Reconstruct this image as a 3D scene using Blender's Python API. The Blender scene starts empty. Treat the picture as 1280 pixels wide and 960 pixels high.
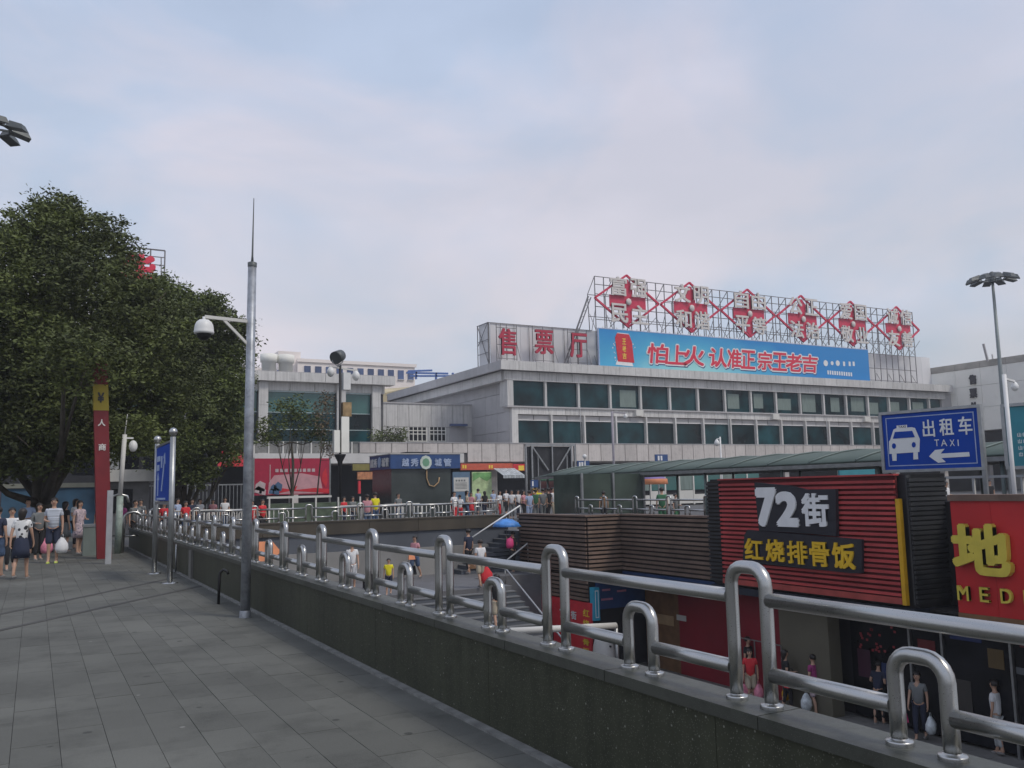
import bpy, math, random
import numpy as np
from mathutils import Vector, Matrix, noise
R = math.radians
rnd = random.Random(7)
scene = bpy.context.scene
COL = scene.collection

# ------------------------------------------------------------------ camera
FPX, YAW, PITCH, ROLL = 1098.0, 0.49733, 0.11903, 0.02224
EYE = Vector((0, 0, 1.7))
_F = Vector((math.sin(YAW)*math.cos(PITCH), math.cos(YAW)*math.cos(PITCH), math.sin(PITCH)))
_R = Vector((math.cos(YAW), -math.sin(YAW), 0)); _U = _R.cross(_F)
CR = _R*math.cos(ROLL) - _U*math.sin(ROLL); CU = _R*math.sin(ROLL) + _U*math.cos(ROLL)
cam = bpy.data.objects.new('camera', bpy.data.cameras.new('camera')); COL.objects.link(cam)
cam.matrix_world = Matrix((( CR.x, CU.x, -_F.x, EYE.x), (CR.y, CU.y, -_F.y, EYE.y), (CR.z, CU.z, -_F.z, EYE.z), (0, 0, 0, 1)))
cam.data.sensor_width = 36; cam.data.lens = 36*FPX/1280
cam.data.clip_start = 0.05; cam.data.clip_end = 6000
scene.camera = cam

def at(u, v, X=None, Y=None, Z=None):
    """a measured photo point put on a plane of the place"""
    d = _F*FPX + CR*(u-640) - CU*(v-480)
    t = (X-EYE.x)/d.x if X is not None else (Y-EYE.y)/d.y if Y is not None else (Z-EYE.z)/d.z
    return EYE + d*t

# ------------------------------------------------------------------ world, sun, exposure
SUN_EL, SUN_AZ = R(52), R(150)          # azimuth clockwise from +Y
w = bpy.data.worlds.new('World'); scene.world = w; w.use_nodes = True
nt = w.node_tree; nt.nodes.clear()
def N(t, nt=nt, **k):
    n = nt.nodes.new(t)
    for a, b in k.items(): setattr(n, a, b)
    return n
out = N('ShaderNodeOutputWorld'); sky = N('ShaderNodeTexSky', sky_type='NISHITA', sun_disc=False)
sky.sun_elevation = SUN_EL; sky.sun_rotation = SUN_AZ; sky.air_density = 1.6; sky.dust_density = 3.5; sky.ozone_density = 1.5
b1 = N('ShaderNodeBackground'); b1.inputs['Strength'].default_value = 0.10
b2 = N('ShaderNodeBackground'); b2.inputs['Strength'].default_value = 0.96
mx = N('ShaderNodeMixShader'); tc = N('ShaderNodeTexCoord'); mp = N('ShaderNodeMapping')
mp.inputs['Scale'].default_value = (1.0, 1.0, 2.6); mp.inputs['Rotation'].default_value = (0.2, 0.35, 0.5)
nz = N('ShaderNodeTexNoise'); nz.inputs['Scale'].default_value = 1.9; nz.inputs['Detail'].default_value = 7; nz.inputs['Roughness'].default_value = 0.48
nz.inputs['Distortion'].default_value = 0.35
cr = N('ShaderNodeValToRGB'); cr.color_ramp.elements[0].position = 0.40; cr.color_ramp.elements[0].color = (0.75, 0.75, 0.75, 1)
cr.color_ramp.elements[1].position = 0.62; cr.color_ramp.elements[1].color = (1, 1, 1, 1)
sx = N('ShaderNodeSeparateXYZ'); gr = N('ShaderNodeValToRGB')
gr.color_ramp.elements[0].position = 0.0; gr.color_ramp.elements[0].color = (0.665, 0.675, 0.725, 1)
gr.color_ramp.elements[1].position = 0.6; gr.color_ramp.elements[1].color = (0.63, 0.68, 0.835, 1)
L = nt.links.new
L(tc.outputs['Generated'], mp.inputs['Vector']); L(mp.outputs[0], nz.inputs['Vector']); L(nz.outputs['Fac'], cr.inputs['Fac'])
nz2 = N('ShaderNodeTexNoise'); nz2.inputs['Scale'].default_value = 2.6; nz2.inputs['Detail'].default_value = 7; nz2.inputs['Roughness'].default_value = 0.5; nz2.inputs['Distortion'].default_value = .5
mp2 = N('ShaderNodeMapping'); mp2.inputs['Scale'].default_value = (1, 1, 1.9); mp2.inputs['Location'].default_value = (3.1, 1.7, .4); L(tc.outputs['Generated'], mp2.inputs['Vector']); L(mp2.outputs[0], nz2.inputs['Vector'])
cc2 = N('ShaderNodeValToRGB'); cc2.color_ramp.elements[0].position = .42; cc2.color_ramp.elements[0].color = (.86, .95, 1.03, 1); cc2.color_ramp.elements[1].position = .60; cc2.color_ramp.elements[1].color = (1.15, 1.07, 1.05, 1)
mm = N('ShaderNodeMix', data_type='RGBA', blend_type='MULTIPLY'); mm.inputs['Factor'].default_value = 1; L(nz2.outputs['Fac'], cc2.inputs['Fac'])
L(tc.outputs['Generated'], sx.inputs[0]); L(sx.outputs['Z'], gr.inputs['Fac']); L(gr.outputs['Color'], mm.inputs['A']); L(cc2.outputs['Color'], mm.inputs['B']); L(mm.outputs['Result'], b2.inputs['Color'])
L(sky.outputs[0], b1.inputs['Color']); L(cr.outputs['Color'], mx.inputs['Fac']); L(b1.outputs[0], mx.inputs[1]); L(b2.outputs[0], mx.inputs[2]); L(mx.outputs[0], out.inputs['Surface'])
sd = bpy.data.lights.new('sun', 'SUN'); sd.energy = 1.4; sd.angle = R(11); sd.color = (1.0, 0.94, 0.85)
so = bpy.data.objects.new('sun', sd); COL.objects.link(so)
sdir = Vector((math.sin(SUN_AZ)*math.cos(SUN_EL), math.cos(SUN_AZ)*math.cos(SUN_EL), math.sin(SUN_EL)))
so.rotation_euler = sdir.to_track_quat('Z', 'Y').to_euler(); so.location = (0, 0, 60)
scene.view_settings.view_transform = 'Standard'; scene.view_settings.look = 'None'
scene.view_settings.exposure = 0.06; scene.view_settings.gamma = 1.0

# ------------------------------------------------------------------ materials
_m = {}
def mat(name, col, rough=0.7, metal=0.0, var=0.12, scale=3.0, bump=0.0, bscale=40.0, obvar=0.0, island=False,
        spots=None, coat=0.0, spec=None, trans=0.0, stretch=None, dirt=0.0, streak=0.0):
    """procedural: base colour x large soft noise x per-object shift, fine bump, optional dark/pale flecks"""
    if name in _m: return _m[name]
    m = bpy.data.materials.new(name); m.use_nodes = True; t = m.node_tree; t.nodes.clear()
    n = lambda ty, **k: N(ty, t, **k); l = t.links.new
    o = n('ShaderNodeOutputMaterial'); p = n('ShaderNodeBsdfPrincipled'); l(p.outputs[0], o.inputs[0])
    p.inputs['Roughness'].default_value = rough; p.inputs['Metallic'].default_value = metal
    if spec is not None: p.inputs['Specular IOR Level'].default_value = spec
    if coat: p.inputs['Coat Weight'].default_value = coat; p.inputs['Coat Roughness'].default_value = 0.08
    if trans: p.inputs['Transmission Weight'].default_value = trans
    c = n('ShaderNodeNewGeometry'); vec = c.outputs['Position']
    if stretch:
        mpn = n('ShaderNodeMapping'); mpn.inputs['Scale'].default_value = stretch; l(vec, mpn.inputs[0]); vec = mpn.outputs[0]
    z = n('ShaderNodeTexNoise'); z.inputs['Scale'].default_value = scale; z.inputs['Detail'].default_value = 4; l(vec, z.inputs['Vector'])
    mr = n('ShaderNodeMapRange'); mr.inputs['From Min'].default_value = 0.3; mr.inputs['From Max'].default_value = 0.7
    mr.inputs['To Min'].default_value = 1-var; mr.inputs['To Max'].default_value = 1+var; l(z.outputs['Fac'], mr.inputs['Value'])
    val = mr.outputs[0]
    if obvar:
        oi = n('ShaderNodeObjectInfo'); src = oi.outputs['Random']
        if island:
            ge = n('ShaderNodeNewGeometry'); ad = n('ShaderNodeMath', operation='ADD'); l(src, ad.inputs[0]); l(ge.outputs['Random Per Island'], ad.inputs[1])
            fr = n('ShaderNodeMath', operation='FRACT'); l(ad.outputs[0], fr.inputs[0]); src = fr.outputs[0]
        m2 = n('ShaderNodeMapRange'); m2.inputs['To Min'].default_value = 1-obvar; m2.inputs['To Max'].default_value = 1+obvar; l(src, m2.inputs['Value'])
        mu = n('ShaderNodeMath', operation='MULTIPLY'); l(val, mu.inputs[0]); l(m2.outputs[0], mu.inputs[1]); val = mu.outputs[0]
    if dirt:
        z3 = n('ShaderNodeTexNoise'); z3.inputs['Scale'].default_value = scale*4.3; z3.inputs['Detail'].default_value = 6; z3.inputs['Roughness'].default_value = .65; l(c.outputs['Position'], z3.inputs['Vector'])
        m3 = n('ShaderNodeMapRange'); m3.inputs['From Min'].default_value = .5; m3.inputs['From Max'].default_value = .75; m3.inputs['To Min'].default_value = 1; m3.inputs['To Max'].default_value = 1-dirt
        l(z3.outputs['Fac'], m3.inputs['Value']); mu = n('ShaderNodeMath', operation='MULTIPLY'); l(val, mu.inputs[0]); l(m3.outputs[0], mu.inputs[1]); val = mu.outputs[0]
    if streak:
        ms_ = n('ShaderNodeMapping'); ms_.inputs['Scale'].default_value = (5, 5, .28); l(c.outputs['Position'], ms_.inputs[0])
        z4 = n('ShaderNodeTexNoise'); z4.inputs['Scale'].default_value = 1.3; z4.inputs['Detail'].default_value = 5; l(ms_.outputs[0], z4.inputs['Vector'])
        m4 = n('ShaderNodeMapRange'); m4.inputs['From Min'].default_value = .42; m4.inputs['From Max'].default_value = .68; m4.inputs['To Min'].default_value = 1+streak*.35; m4.inputs['To Max'].default_value = 1-streak; l(z4.outputs['Fac'], m4.inputs['Value'])
        mu = n('ShaderNodeMath', operation='MULTIPLY'); l(val, mu.inputs[0]); l(m4.outputs[0], mu.inputs[1]); val = mu.outputs[0]
    vm = n('ShaderNodeVectorMath', operation='SCALE'); vm.inputs[0].default_value = col[:3]; l(val, vm.inputs['Scale']); colout = vm.outputs[0]
    if spots:
        for (sc, th, sw, scol) in spots:
            vo = n('ShaderNodeTexVoronoi'); vo.inputs['Scale'].default_value = sc; l(c.outputs['Position'], vo.inputs['Vector'])
            ms = n('ShaderNodeMapRange'); ms.inputs['From Min'].default_value = th; ms.inputs['From Max'].default_value = th+sw
            ms.inputs['To Min'].default_value = 1; ms.inputs['To Max'].default_value = 0; l(vo.outputs['Distance'], ms.inputs['Value'])
            mi = n('ShaderNodeMix', data_type='RGBA'); l(ms.outputs[0], mi.inputs['Factor']); l(colout, mi.inputs['A']); mi.inputs['B'].default_value = (*scol, 1); colout = mi.outputs['Result']
    l(colout, p.inputs['Base Color'])
    z2 = n('ShaderNodeTexNoise'); z2.inputs['Scale'].default_value = bscale; z2.inputs['Detail'].default_value = 3; l(c.outputs['Position'], z2.inputs['Vector'])
    if bump:
        bp = n('ShaderNodeBump'); bp.inputs['Strength'].default_value = bump; bp.inputs['Distance'].default_value = 0.01
        l(z2.outputs['Fac'], bp.inputs['Height']); l(bp.outputs[0], p.inputs['Normal'])
    r2 = n('ShaderNodeMapRange'); r2.inputs['To Min'].default_value = max(0.02, rough-0.08); r2.inputs['To Max'].default_value = min(1, rough+0.08)
    l(z2.outputs['Fac'], r2.inputs['Value']); l(r2.outputs[0], p.inputs['Roughness'])
    _m[name] = m; return m

M_stone = mat('paving_granite', (0.112, 0.113, 0.100), .85, var=.22, scale=.45, bump=.35, bscale=60, obvar=.10, island=True, dirt=.35, spec=.3, spots=[(2.1, .06, .02, (.055, .056, .05)), (1.3, .02, .01, (.22, .22, .2)), (60, .12, .1, (.13, .135, .12))])
M_grout = mat('paving_bed', (0.085, 0.085, 0.08), .95)
M_band = mat('dark_band', (0.055, 0.053, 0.05), .9, var=.2)
M_ground = mat('plaza_surface', (0.10, 0.10, 0.10), .9, var=.15, scale=.2)
M_gran = mat('green_granite', (0.044, 0.047, 0.029), .5, var=.18, scale=1.2, obvar=.03, stretch=(1, 1, .35), spots=[(70, .16, .12, (.12, .12, .09)), (13, .065, .03, (.24, .24, .2)), (29, .06, .04, (.22, .22, .18))], dirt=.3, spec=.35, streak=.22)
M_cope = mat('coping_granite', (0.060, 0.063, 0.050), .45, var=.22, scale=2.5, obvar=.08, spots=[(150, .08, .05, (.3, .3, .28))], dirt=.35)
M_brown = mat('brown_granite', (0.06, 0.05, 0.035), .5, var=.22, scale=1.6, obvar=.1, stretch=(1, 1, .3))
M_slate = mat('slate_wall', (0.082, 0.092, 0.108), .7, var=.18, scale=.8, obvar=.05)
M_lowwall = mat('grey_low_wall', (0.24, 0.235, 0.225), .8, var=.14, scale=.8, obvar=.08)
M_pitfl = mat('pit_floor', (0.17, 0.165, 0.155), .75, var=.2, scale=.8, dirt=.25)
M_tread = mat('stair_tread', (0.14, 0.143, 0.145), .7, var=.15); 
M_steel = mat('brushed_steel', (0.46, 0.46, 0.445), .30, 1.0, var=.06, scale=3, bscale=180)
M_steeld = mat('dull_steel', (0.36, 0.37, 0.37), .42, .85, var=.15, scale=5)
M_galv = mat('galvanised_pole', (0.33, 0.35, 0.38), .45, .5, var=.3, scale=5, dirt=.35)
M_paintg = mat('grey_paint_pole', (0.36, 0.37, 0.38), .5, .1, var=.15)
M_greenp = mat('green_worn_paint', (0.30, 0.36, 0.31), .6, var=.25, scale=5, dirt=.4)
M_white = mat('white_paint', (0.72, 0.72, 0.70), .45, var=.06)
M_whited = mat('white_weathered', (0.60, 0.59, 0.55), .7, var=.1, scale=.3, dirt=.12)
M_cream = mat('cream_render', (0.86, 0.85, 0.78), .85, var=.08, scale=.15, dirt=.1)
M_orange = mat('peach_render', (0.84, 0.77, 0.72), .85, var=.05, scale=.1)
M_yellowb = mat('yellow_render', (0.50, 0.42, 0.26), .85, var=.15, scale=.3, dirt=.2)
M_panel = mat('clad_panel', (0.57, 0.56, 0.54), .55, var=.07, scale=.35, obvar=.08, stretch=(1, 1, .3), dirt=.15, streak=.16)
M_paneld = mat('clad_panel_shaded_side', (0.42, 0.41, 0.41), .6, var=.1, scale=.3, obvar=.08, stretch=(1, 1, .3), dirt=.15)  # darker panel copy, hall side's shade put in its colour; also plain grey trim
M_joint = mat('joint_dark', (0.10, 0.10, 0.105), .9)
M_deckp = mat('deck_panel', (0.54, 0.50, 0.47), .7, var=.1, scale=.6, obvar=.07, stretch=(1, 1, .2), dirt=.2, streak=.1)
M_glass = mat('teal_glass', (0.006, 0.031, 0.036), .1, var=.75, scale=.45, obvar=.6, spec=.22)  # uneven pane tones put lighter reflections into the base colour
M_glass2 = mat('green_glass', (0.045, 0.135, 0.125), .12, var=.3, scale=.3, obvar=.15, spec=.6)
M_glassd = mat('dark_glass', (0.009, 0.010, 0.013), .12, var=.5, scale=1.2, obvar=.2, spec=.2)
M_blind = mat('pale_blind', (0.17, 0.22, 0.20), .7, var=.2, scale=2, stretch=(6, 6, .4))
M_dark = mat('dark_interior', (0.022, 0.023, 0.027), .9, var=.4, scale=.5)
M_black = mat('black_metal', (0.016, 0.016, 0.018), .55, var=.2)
M_blacks = mat('black_slat', (0.024, 0.025, 0.027), .6, var=.3, scale=2, obvar=.2)
M_slat = mat('brown_slat', (0.175, 0.118, 0.088), .75, var=.22, scale=1.5, obvar=.2, bump=.2, bscale=25, dirt=.25)
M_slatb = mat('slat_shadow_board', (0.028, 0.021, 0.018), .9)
M_red = mat('red_slat', (0.42, 0.052, 0.052), .6, var=.18, scale=1.0, obvar=.14, dirt=.2)
M_redp = mat('red_panel', (0.50, 0.018, 0.02), .45, var=.12, scale=.8, obvar=.08)
M_redw = mat('red_wall', (0.24, 0.012, 0.024), .5, var=.15, scale=.7)
M_redsign = mat('red_sign', (0.62, 0.03, 0.045), .5, var=.1)
M_crim = mat('crimson_frame', (0.60, 0.028, 0.08), .5, var=.1)
M_yel = mat('yellow_paint', (0.74, 0.46, 0.02), .45, var=.08)
M_yelbar = mat('yellow_bar', (0.60, 0.33, 0.01), .55, var=.1)
M_gold = mat('golden_letter', (0.62, 0.50, 0.07), .32, var=.1, coat=.5)
M_lett = mat('pale_letter', (0.64, 0.60, 0.56), .6, var=.08, dirt=.1)
M_lettw = mat('white_letter', (0.78, 0.78, 0.77), .5, var=.04)
M_lettg = mat('grey_letter', (0.42, 0.45, 0.40), .45, var=.08)
M_ink = mat('ink_black', (0.02, 0.02, 0.028), .5)
M_blue = mat('sign_blue', (0.003, 0.055, 0.36), .5, var=.06, scale=1.5, spec=.2)
M_blued = mat('kiosk_blue', (0.025, 0.07, 0.20), .5, var=.12)
M_teal = mat('teal_board', (0.03, 0.22, 0.27), .45, var=.12, scale=1.2)
M_cyan = mat('cyan_box', (0.04, 0.36, 0.52), .4, var=.1)
M_bannerred = mat('banner_red', (0.68, 0.02, 0.06), .5, var=.03)
M_pale = mat('screen_sheet', (0.66, 0.655, 0.66), .7, var=.05, scale=.2, obvar=.05)
M_lattice = mat('rusty_scaffold', (0.17, 0.165, 0.17), .6, .3, var=.3, scale=1)
M_kiosk = mat('kiosk_wall', (0.05, 0.06, 0.058), .25, var=.3, scale=.8)
M_canopy = mat('canopy_sheet', (0.08, 0.11, 0.092), .8, var=.15, scale=.6, obvar=.08)
M_canopyr = mat('canopy_rib', (0.15, 0.19, 0.175), .5)
M_leaf = mat('leaf_dark', (0.070, 0.088, 0.018), .7, var=.55, scale=.5, obvar=.2, island=True)
M_leaf2 = mat('leaf_mid', (0.078, 0.102, 0.020), .7, var=.5, scale=.5, obvar=.2, island=True)
M_leafr = mat('leaf_reddish', (0.17, 0.125, 0.07), .6, var=.4, scale=2, obvar=.4, island=True)
M_bark = mat('bark', (0.075, 0.065, 0.048), .9, var=.35, scale=4, bump=.8, bscale=18)
M_hedge = mat('hedge_box', (0.085, 0.115, 0.075), .85, var=.35, scale=3)
M_skin = mat('skin', (0.48, 0.29, 0.20), .55, var=.05)
M_hair = mat('hair', (0.018, 0.013, 0.011), .5, var=.3)
M_eye = mat('eye_dark', (0.02, 0.015, 0.012), .3); M_lip = mat('lip', (0.35, 0.11, 0.09), .5)
M_pink = mat('pink_cloth', (0.58, 0.27, 0.30), .8); M_hot = mat('magenta_bag', (0.62, 0.05, 0.19), .6)
M_redc = mat('red_cloth', (0.62, 0.03, 0.04), .8); M_wcl = mat('white_cloth', (0.70, 0.70, 0.70), .85)
M_ycl = mat('yellow_cloth', (0.75, 0.66, 0.02), .85); M_navy = mat('navy_cloth', (0.025, 0.032, 0.06), .85)
M_blk = mat('black_cloth', (0.018, 0.018, 0.02), .85); M_denim = mat('denim', (0.07, 0.11, 0.19), .9, var=.25, scale=15)
M_beige = mat('beige_cloth', (0.45, 0.39, 0.29), .85); M_gryc = mat('grey_cloth', (0.17, 0.18, 0.18), .85)
M_purp = mat('purple_cloth', (0.30, 0.04, 0.16), .8, var=.3, scale=12); M_green = mat('green_cloth', (0.05, 0.16, 0.08), .85)
M_lblue = mat('pale_blue_cloth', (0.36, 0.44, 0.60), .85)
M_cow = mat('patched_cloth', (0.72, 0.72, 0.70), .85, spots=[(9, .30, .06, (.03, .03, .035))])
M_strip = mat('light_striped_cloth', (0.42, 0.45, 0.50), .85, var=.6, scale=3, stretch=(.01, .01, 9))
M_flor = mat('floral_cloth', (0.50, 0.40, 0.42), .85, var=.3, scale=14, spots=[(14, .25, .1, (.22, .18, .26))])
M_plas = mat('thin_plastic', (0.58, 0.62, 0.63), .3, var=.3, scale=9); M_tealb = mat('teal_bag', (0.05, 0.28, 0.34), .6)
M_pinkb = mat('pink_bag', (0.70, 0.24, 0.33), .5, var=.25, scale=9); M_shoe = mat('shoe', (0.2, 0.19, 0.18), .7); M_lime = mat('lime_shoe', (0.5, 0.6, 0.12), .7)
M_umb = mat('blue_umbrella', (0.06, 0.22, 0.56), .5, var=.35, scale=4)
M_can = mat('print_red', (0.60, 0.015, 0.03), .4); M_yprint = mat('print_yellow', (0.85, 0.62, 0.06), .5)
M_post1 = mat('poster_crimson', (0.42, 0.02, 0.06), .5, var=.1); M_post2 = mat('poster_pink', (0.60, 0.33, 0.36), .5, var=.1)
M_posty = mat('poster_leaf', (0.46, 0.58, 0.30), .5, var=.3, scale=2); M_postg = mat('poster_green', (0.16, 0.36, 0.12), .5, var=.3, scale=2)
M_wood = mat('brown_board', (0.19, 0.10, 0.045), .7, var=.2); M_tan = mat('tan_card', (0.42, 0.28, 0.15), .8)
M_concrete = mat('beige_column', (0.11, 0.10, 0.07), .8, var=.12, scale=1)
M_ora = mat('orange_sign', (0.85, 0.33, 0.16), .5); M_mauve = mat('mauve_board', (0.12, 0.075, 0.13), .7, var=.35, scale=1.5)
M_dkblue = mat('dusty_blue_board', (0.035, 0.09, 0.15), .7, var=.35, scale=1)
M_lampd = mat('lamp_housing', (0.09, 0.10, 0.10), .5, .2); M_blwin = mat('blue_window', (0.05, 0.085, 0.19), .2, var=.3, scale=.3, obvar=.3)

# banner print: bright centre glow printed on blue vinyl
def banner_mat():
    m = bpy.data.materials.new('banner_print'); m.use_nodes = True; t = m.node_tree; p = t.nodes['Principled BSDF']; p.inputs['Roughness'].default_value = .45
    c = N('ShaderNodeTexCoord', t); s = N('ShaderNodeMapping', t); s.inputs['Location'].default_value = (-14.0, 0, -2.3); 
    s.inputs['Scale'].default_value = (1, 1, 4.4); t.links.new(c.outputs['Object'], s.inputs[0])
    le = N('ShaderNodeVectorMath', t, operation='LENGTH'); t.links.new(s.outputs[0], le.inputs[0])
    nn = N('ShaderNodeTexNoise', t); nn.inputs['Scale'].default_value = .35; t.links.new(c.outputs['Object'], nn.inputs['Vector'])
    a = N('ShaderNodeMath', t, operation='MULTIPLY_ADD'); a.inputs[1].default_value = 9; t.links.new(nn.outputs['Fac'], a.inputs[0]); t.links.new(le.outputs['Value'], a.inputs[2])
    r = N('ShaderNodeValToRGB', t); mr = N('ShaderNodeMapRange', t); mr.inputs['From Min'].default_value = 6; mr.inputs['From Max'].default_value = 27; t.links.new(a.outputs[0], mr.inputs['Value'])
    r.color_ramp.elements[0].color = (.34, .70, .70, 1); r.color_ramp.elements[1].color = (.008, .23, .58, 1); e = r.color_ramp.elements.new(.45); e.color = (.07, .43, .66, 1)
    t.links.new(mr.outputs[0], r.inputs['Fac']); t.links.new(r.outputs[0], p.inputs['Base Color']); return m
M_banner = banner_mat()

# ------------------------------------------------------------------ helpers
Z3 = Vector((0, 0, 1))
def worg(o):
    v = Vector((0, 0, 0))
    while o is not None: v += o.location; o = o.parent
    return v
def tag(o, label, cat, group=None):
    o['label'] = label; o['category'] = cat
    if group: o['group'] = group
    return o
def thing(name, label, cat, loc=(0, 0, 0), group=None, rz=0):
    o = bpy.data.objects.new(name, None); COL.objects.link(o); o.location = loc; o.rotation_euler = (0, 0, rz); o.empty_display_size = .1
    return tag(o, label, cat, group)
def link(name, me, m, parent=None, loc=None):
    o = bpy.data.objects.new(name, me); COL.objects.link(o)
    if m is not None and not me.materials: me.materials.append(m)
    if parent is not None: o.parent = parent
    if loc is not None: o.location = Vector(loc) - (worg(parent) if parent is not None else Vector())
    return o
class MB:
    """collects geometry in world coordinates, builds ONE mesh object"""
    def __init__(s): s.v = []; s.f = []; s.sm = []
    def add(s, vs, fs, smooth=False):
        k = len(s.v); s.v += [tuple(v) for v in vs]; s.f += [tuple(i+k for i in f) for f in fs]; s.sm += [smooth]*len(fs); return s
    def hexa(s, p):
        return s.add(p, [(0, 3, 2, 1), (4, 5, 6, 7), (0, 1, 5, 4), (1, 2, 6, 5), (2, 3, 7, 6), (3, 0, 4, 7)])
    def box(s, x0, x1, y0, y1, z0, z1):
        return s.hexa([(x0, y0, z0), (x1, y0, z0), (x1, y1, z0), (x0, y1, z0), (x0, y0, z1), (x1, y0, z1), (x1, y1, z1), (x0, y1, z1)])
    def bar(s, a, b, wd=.05, ht=None, up=Z3):
        a = Vector(a); b = Vector(b); ht = ht or wd; d = (b-a).normalized(); u = up if abs(d.dot(up)) < .98 else Vector((1, 0, 0))
        r = d.cross(u).normalized()*wd/2; q = r.cross(d).normalized()*ht/2
        return s.hexa([a-r-q, a+r-q, a+r+q, a-r+q, b-r-q, b+r-q, b+r+q, b-r+q])
    def tube(s, pts, r, n=10, cap=True):
        pts = [Vector(p) for p in pts]; rs = r if isinstance(r, (list, tuple)) else [r]*len(pts); vs = []; fs = []
        u = None
        for i, p in enumerate(pts):
            d = (pts[min(i+1, len(pts)-1)]-pts[max(i-1, 0)]).normalized()
            if u is None: u = d.orthogonal().normalized()
            u = (u - d*u.dot(d)).normalized(); q = d.cross(u)
            vs += [p + (u*math.cos(2*math.pi*k/n) + q*math.sin(2*math.pi*k/n))*rs[i] for k in range(n)]
        for i in range(len(pts)-1):
            for k in range(n): fs.append((i*n+k, i*n+(k+1) % n, (i+1)*n+(k+1) % n, (i+1)*n+k))
        s.add(vs, fs, True)
        if cap: 
            k = len(s.v)-len(vs); s.f += [tuple(k+i for i in range(n))[::-1], tuple(len(s.v)-n+i for i in range(n))]; s.sm += [False, False]
        return s
    def lathe(s, c, prof, n=16, sx=1, sy=1):
        c = Vector(c); vs = []; fs = []
        for r, z in prof: vs += [c + Vector((r*sx*math.cos(2*math.pi*k/n), r*sy*math.sin(2*math.pi*k/n), z)) for k in range(n)]
        for i in range(len(prof)-1):
            for k in range(n): fs.append((i*n+k, i*n+(k+1) % n, (i+1)*n+(k+1) % n, (i+1)*n+k))
        return s.add(vs, fs, True)
    def sph(s, c, r, n=10, sz=1.0):
        return s.lathe(c, [(max(.0005, r*math.sin(math.pi*i/n)), -r*sz*math.cos(math.pi*i/n)) for i in range(n+1)], n+4)
    def build(s, name, m, parent=None, kind=None, origin=None):
        o0 = Vector(origin) if origin is not None else (worg(parent) if parent is not None else Vector())
        me = bpy.data.meshes.new(name); me.from_pydata([tuple(Vector(v)-o0) for v in s.v], [], s.f)
        me.polygons.foreach_set('use_smooth', s.sm); me.materials.append(m); me.update()
        o = bpy.data.objects.new(name, me); COL.objects.link(o)
        if parent is not None: o.parent = parent; o.location = o0 - worg(parent)
        else: o.location = o0
        if kind: o['kind'] = kind
        return o
class Fr:
    """a flat frame: origin, right, up; the normal looks at the viewer"""
    def __init__(s, o, r, u=Z3): s.o = Vector(o); s.r = Vector(r).normalized(); s.u = Vector(u).normalized(); s.n = s.r.cross(s.u)
    def p(s, x, y, d=0): return s.o + s.r*x + s.u*y + s.n*d
    def box(s, mb, x0, x1, y0, y1, d0, d1):
        return mb.hexa([s.p(x0, y0, d0), s.p(x1, y0, d0), s.p(x1, y0, d1), s.p(x0, y0, d1), s.p(x0, y1, d0), s.p(x1, y1, d0), s.p(x1, y1, d1), s.p(x0, y1, d1)])
    def poly(s, mb, pts, d0, d1):
        n = len(pts); mb.add([s.p(x, y, d0) for x, y in pts]+[s.p(x, y, d1) for x, y in pts],
            [tuple(range(n))[::-1], tuple(range(n, 2*n))]+[(i, (i+1) % n, n+(i+1) % n, n+i) for i in range(n)]); return mb
# pieces that share a unit box mesh
_unit = {}
def unit(m):
    if m.name not in _unit:
        me = bpy.data.meshes.new('unit_'+m.name)
        me.from_pydata([(x, y, z) for z in (0, 1) for y in (0, 1) for x in (0, 1)], [], [(0, 2, 3, 1), (4, 5, 7, 6), (0, 1, 5, 4), (1, 3, 7, 5), (3, 2, 6, 7), (2, 0, 4, 6)])
        me.materials.append(m); _unit[m.name] = me
    return _unit[m.name]
def piece(name, m, parent, x0, x1, y0, y1, z0, z1):
    o = bpy.data.objects.new(name, unit(m)); COL.objects.link(o); o.parent = parent
    o.location = Vector((x0, y0, z0)) - worg(parent); o.scale = (x1-x0, y1-y0, z1-z0); return o
def copytree(root, loc=None, rz=None, label=None, group=None):
    r = root.copy(); COL.objects.link(r)
    if loc is not None: r.location = loc
    if rz is not None: r.rotation_euler = (0, 0, rz)
    if label: r['label'] = label
    if group: r['group'] = group
    for ch in list(root.children):
        c = ch.copy(); COL.objects.link(c); c.parent = r
        for g in list(ch.children):
            d = g.copy(); COL.objects.link(d); d.parent = c
    return r
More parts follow.
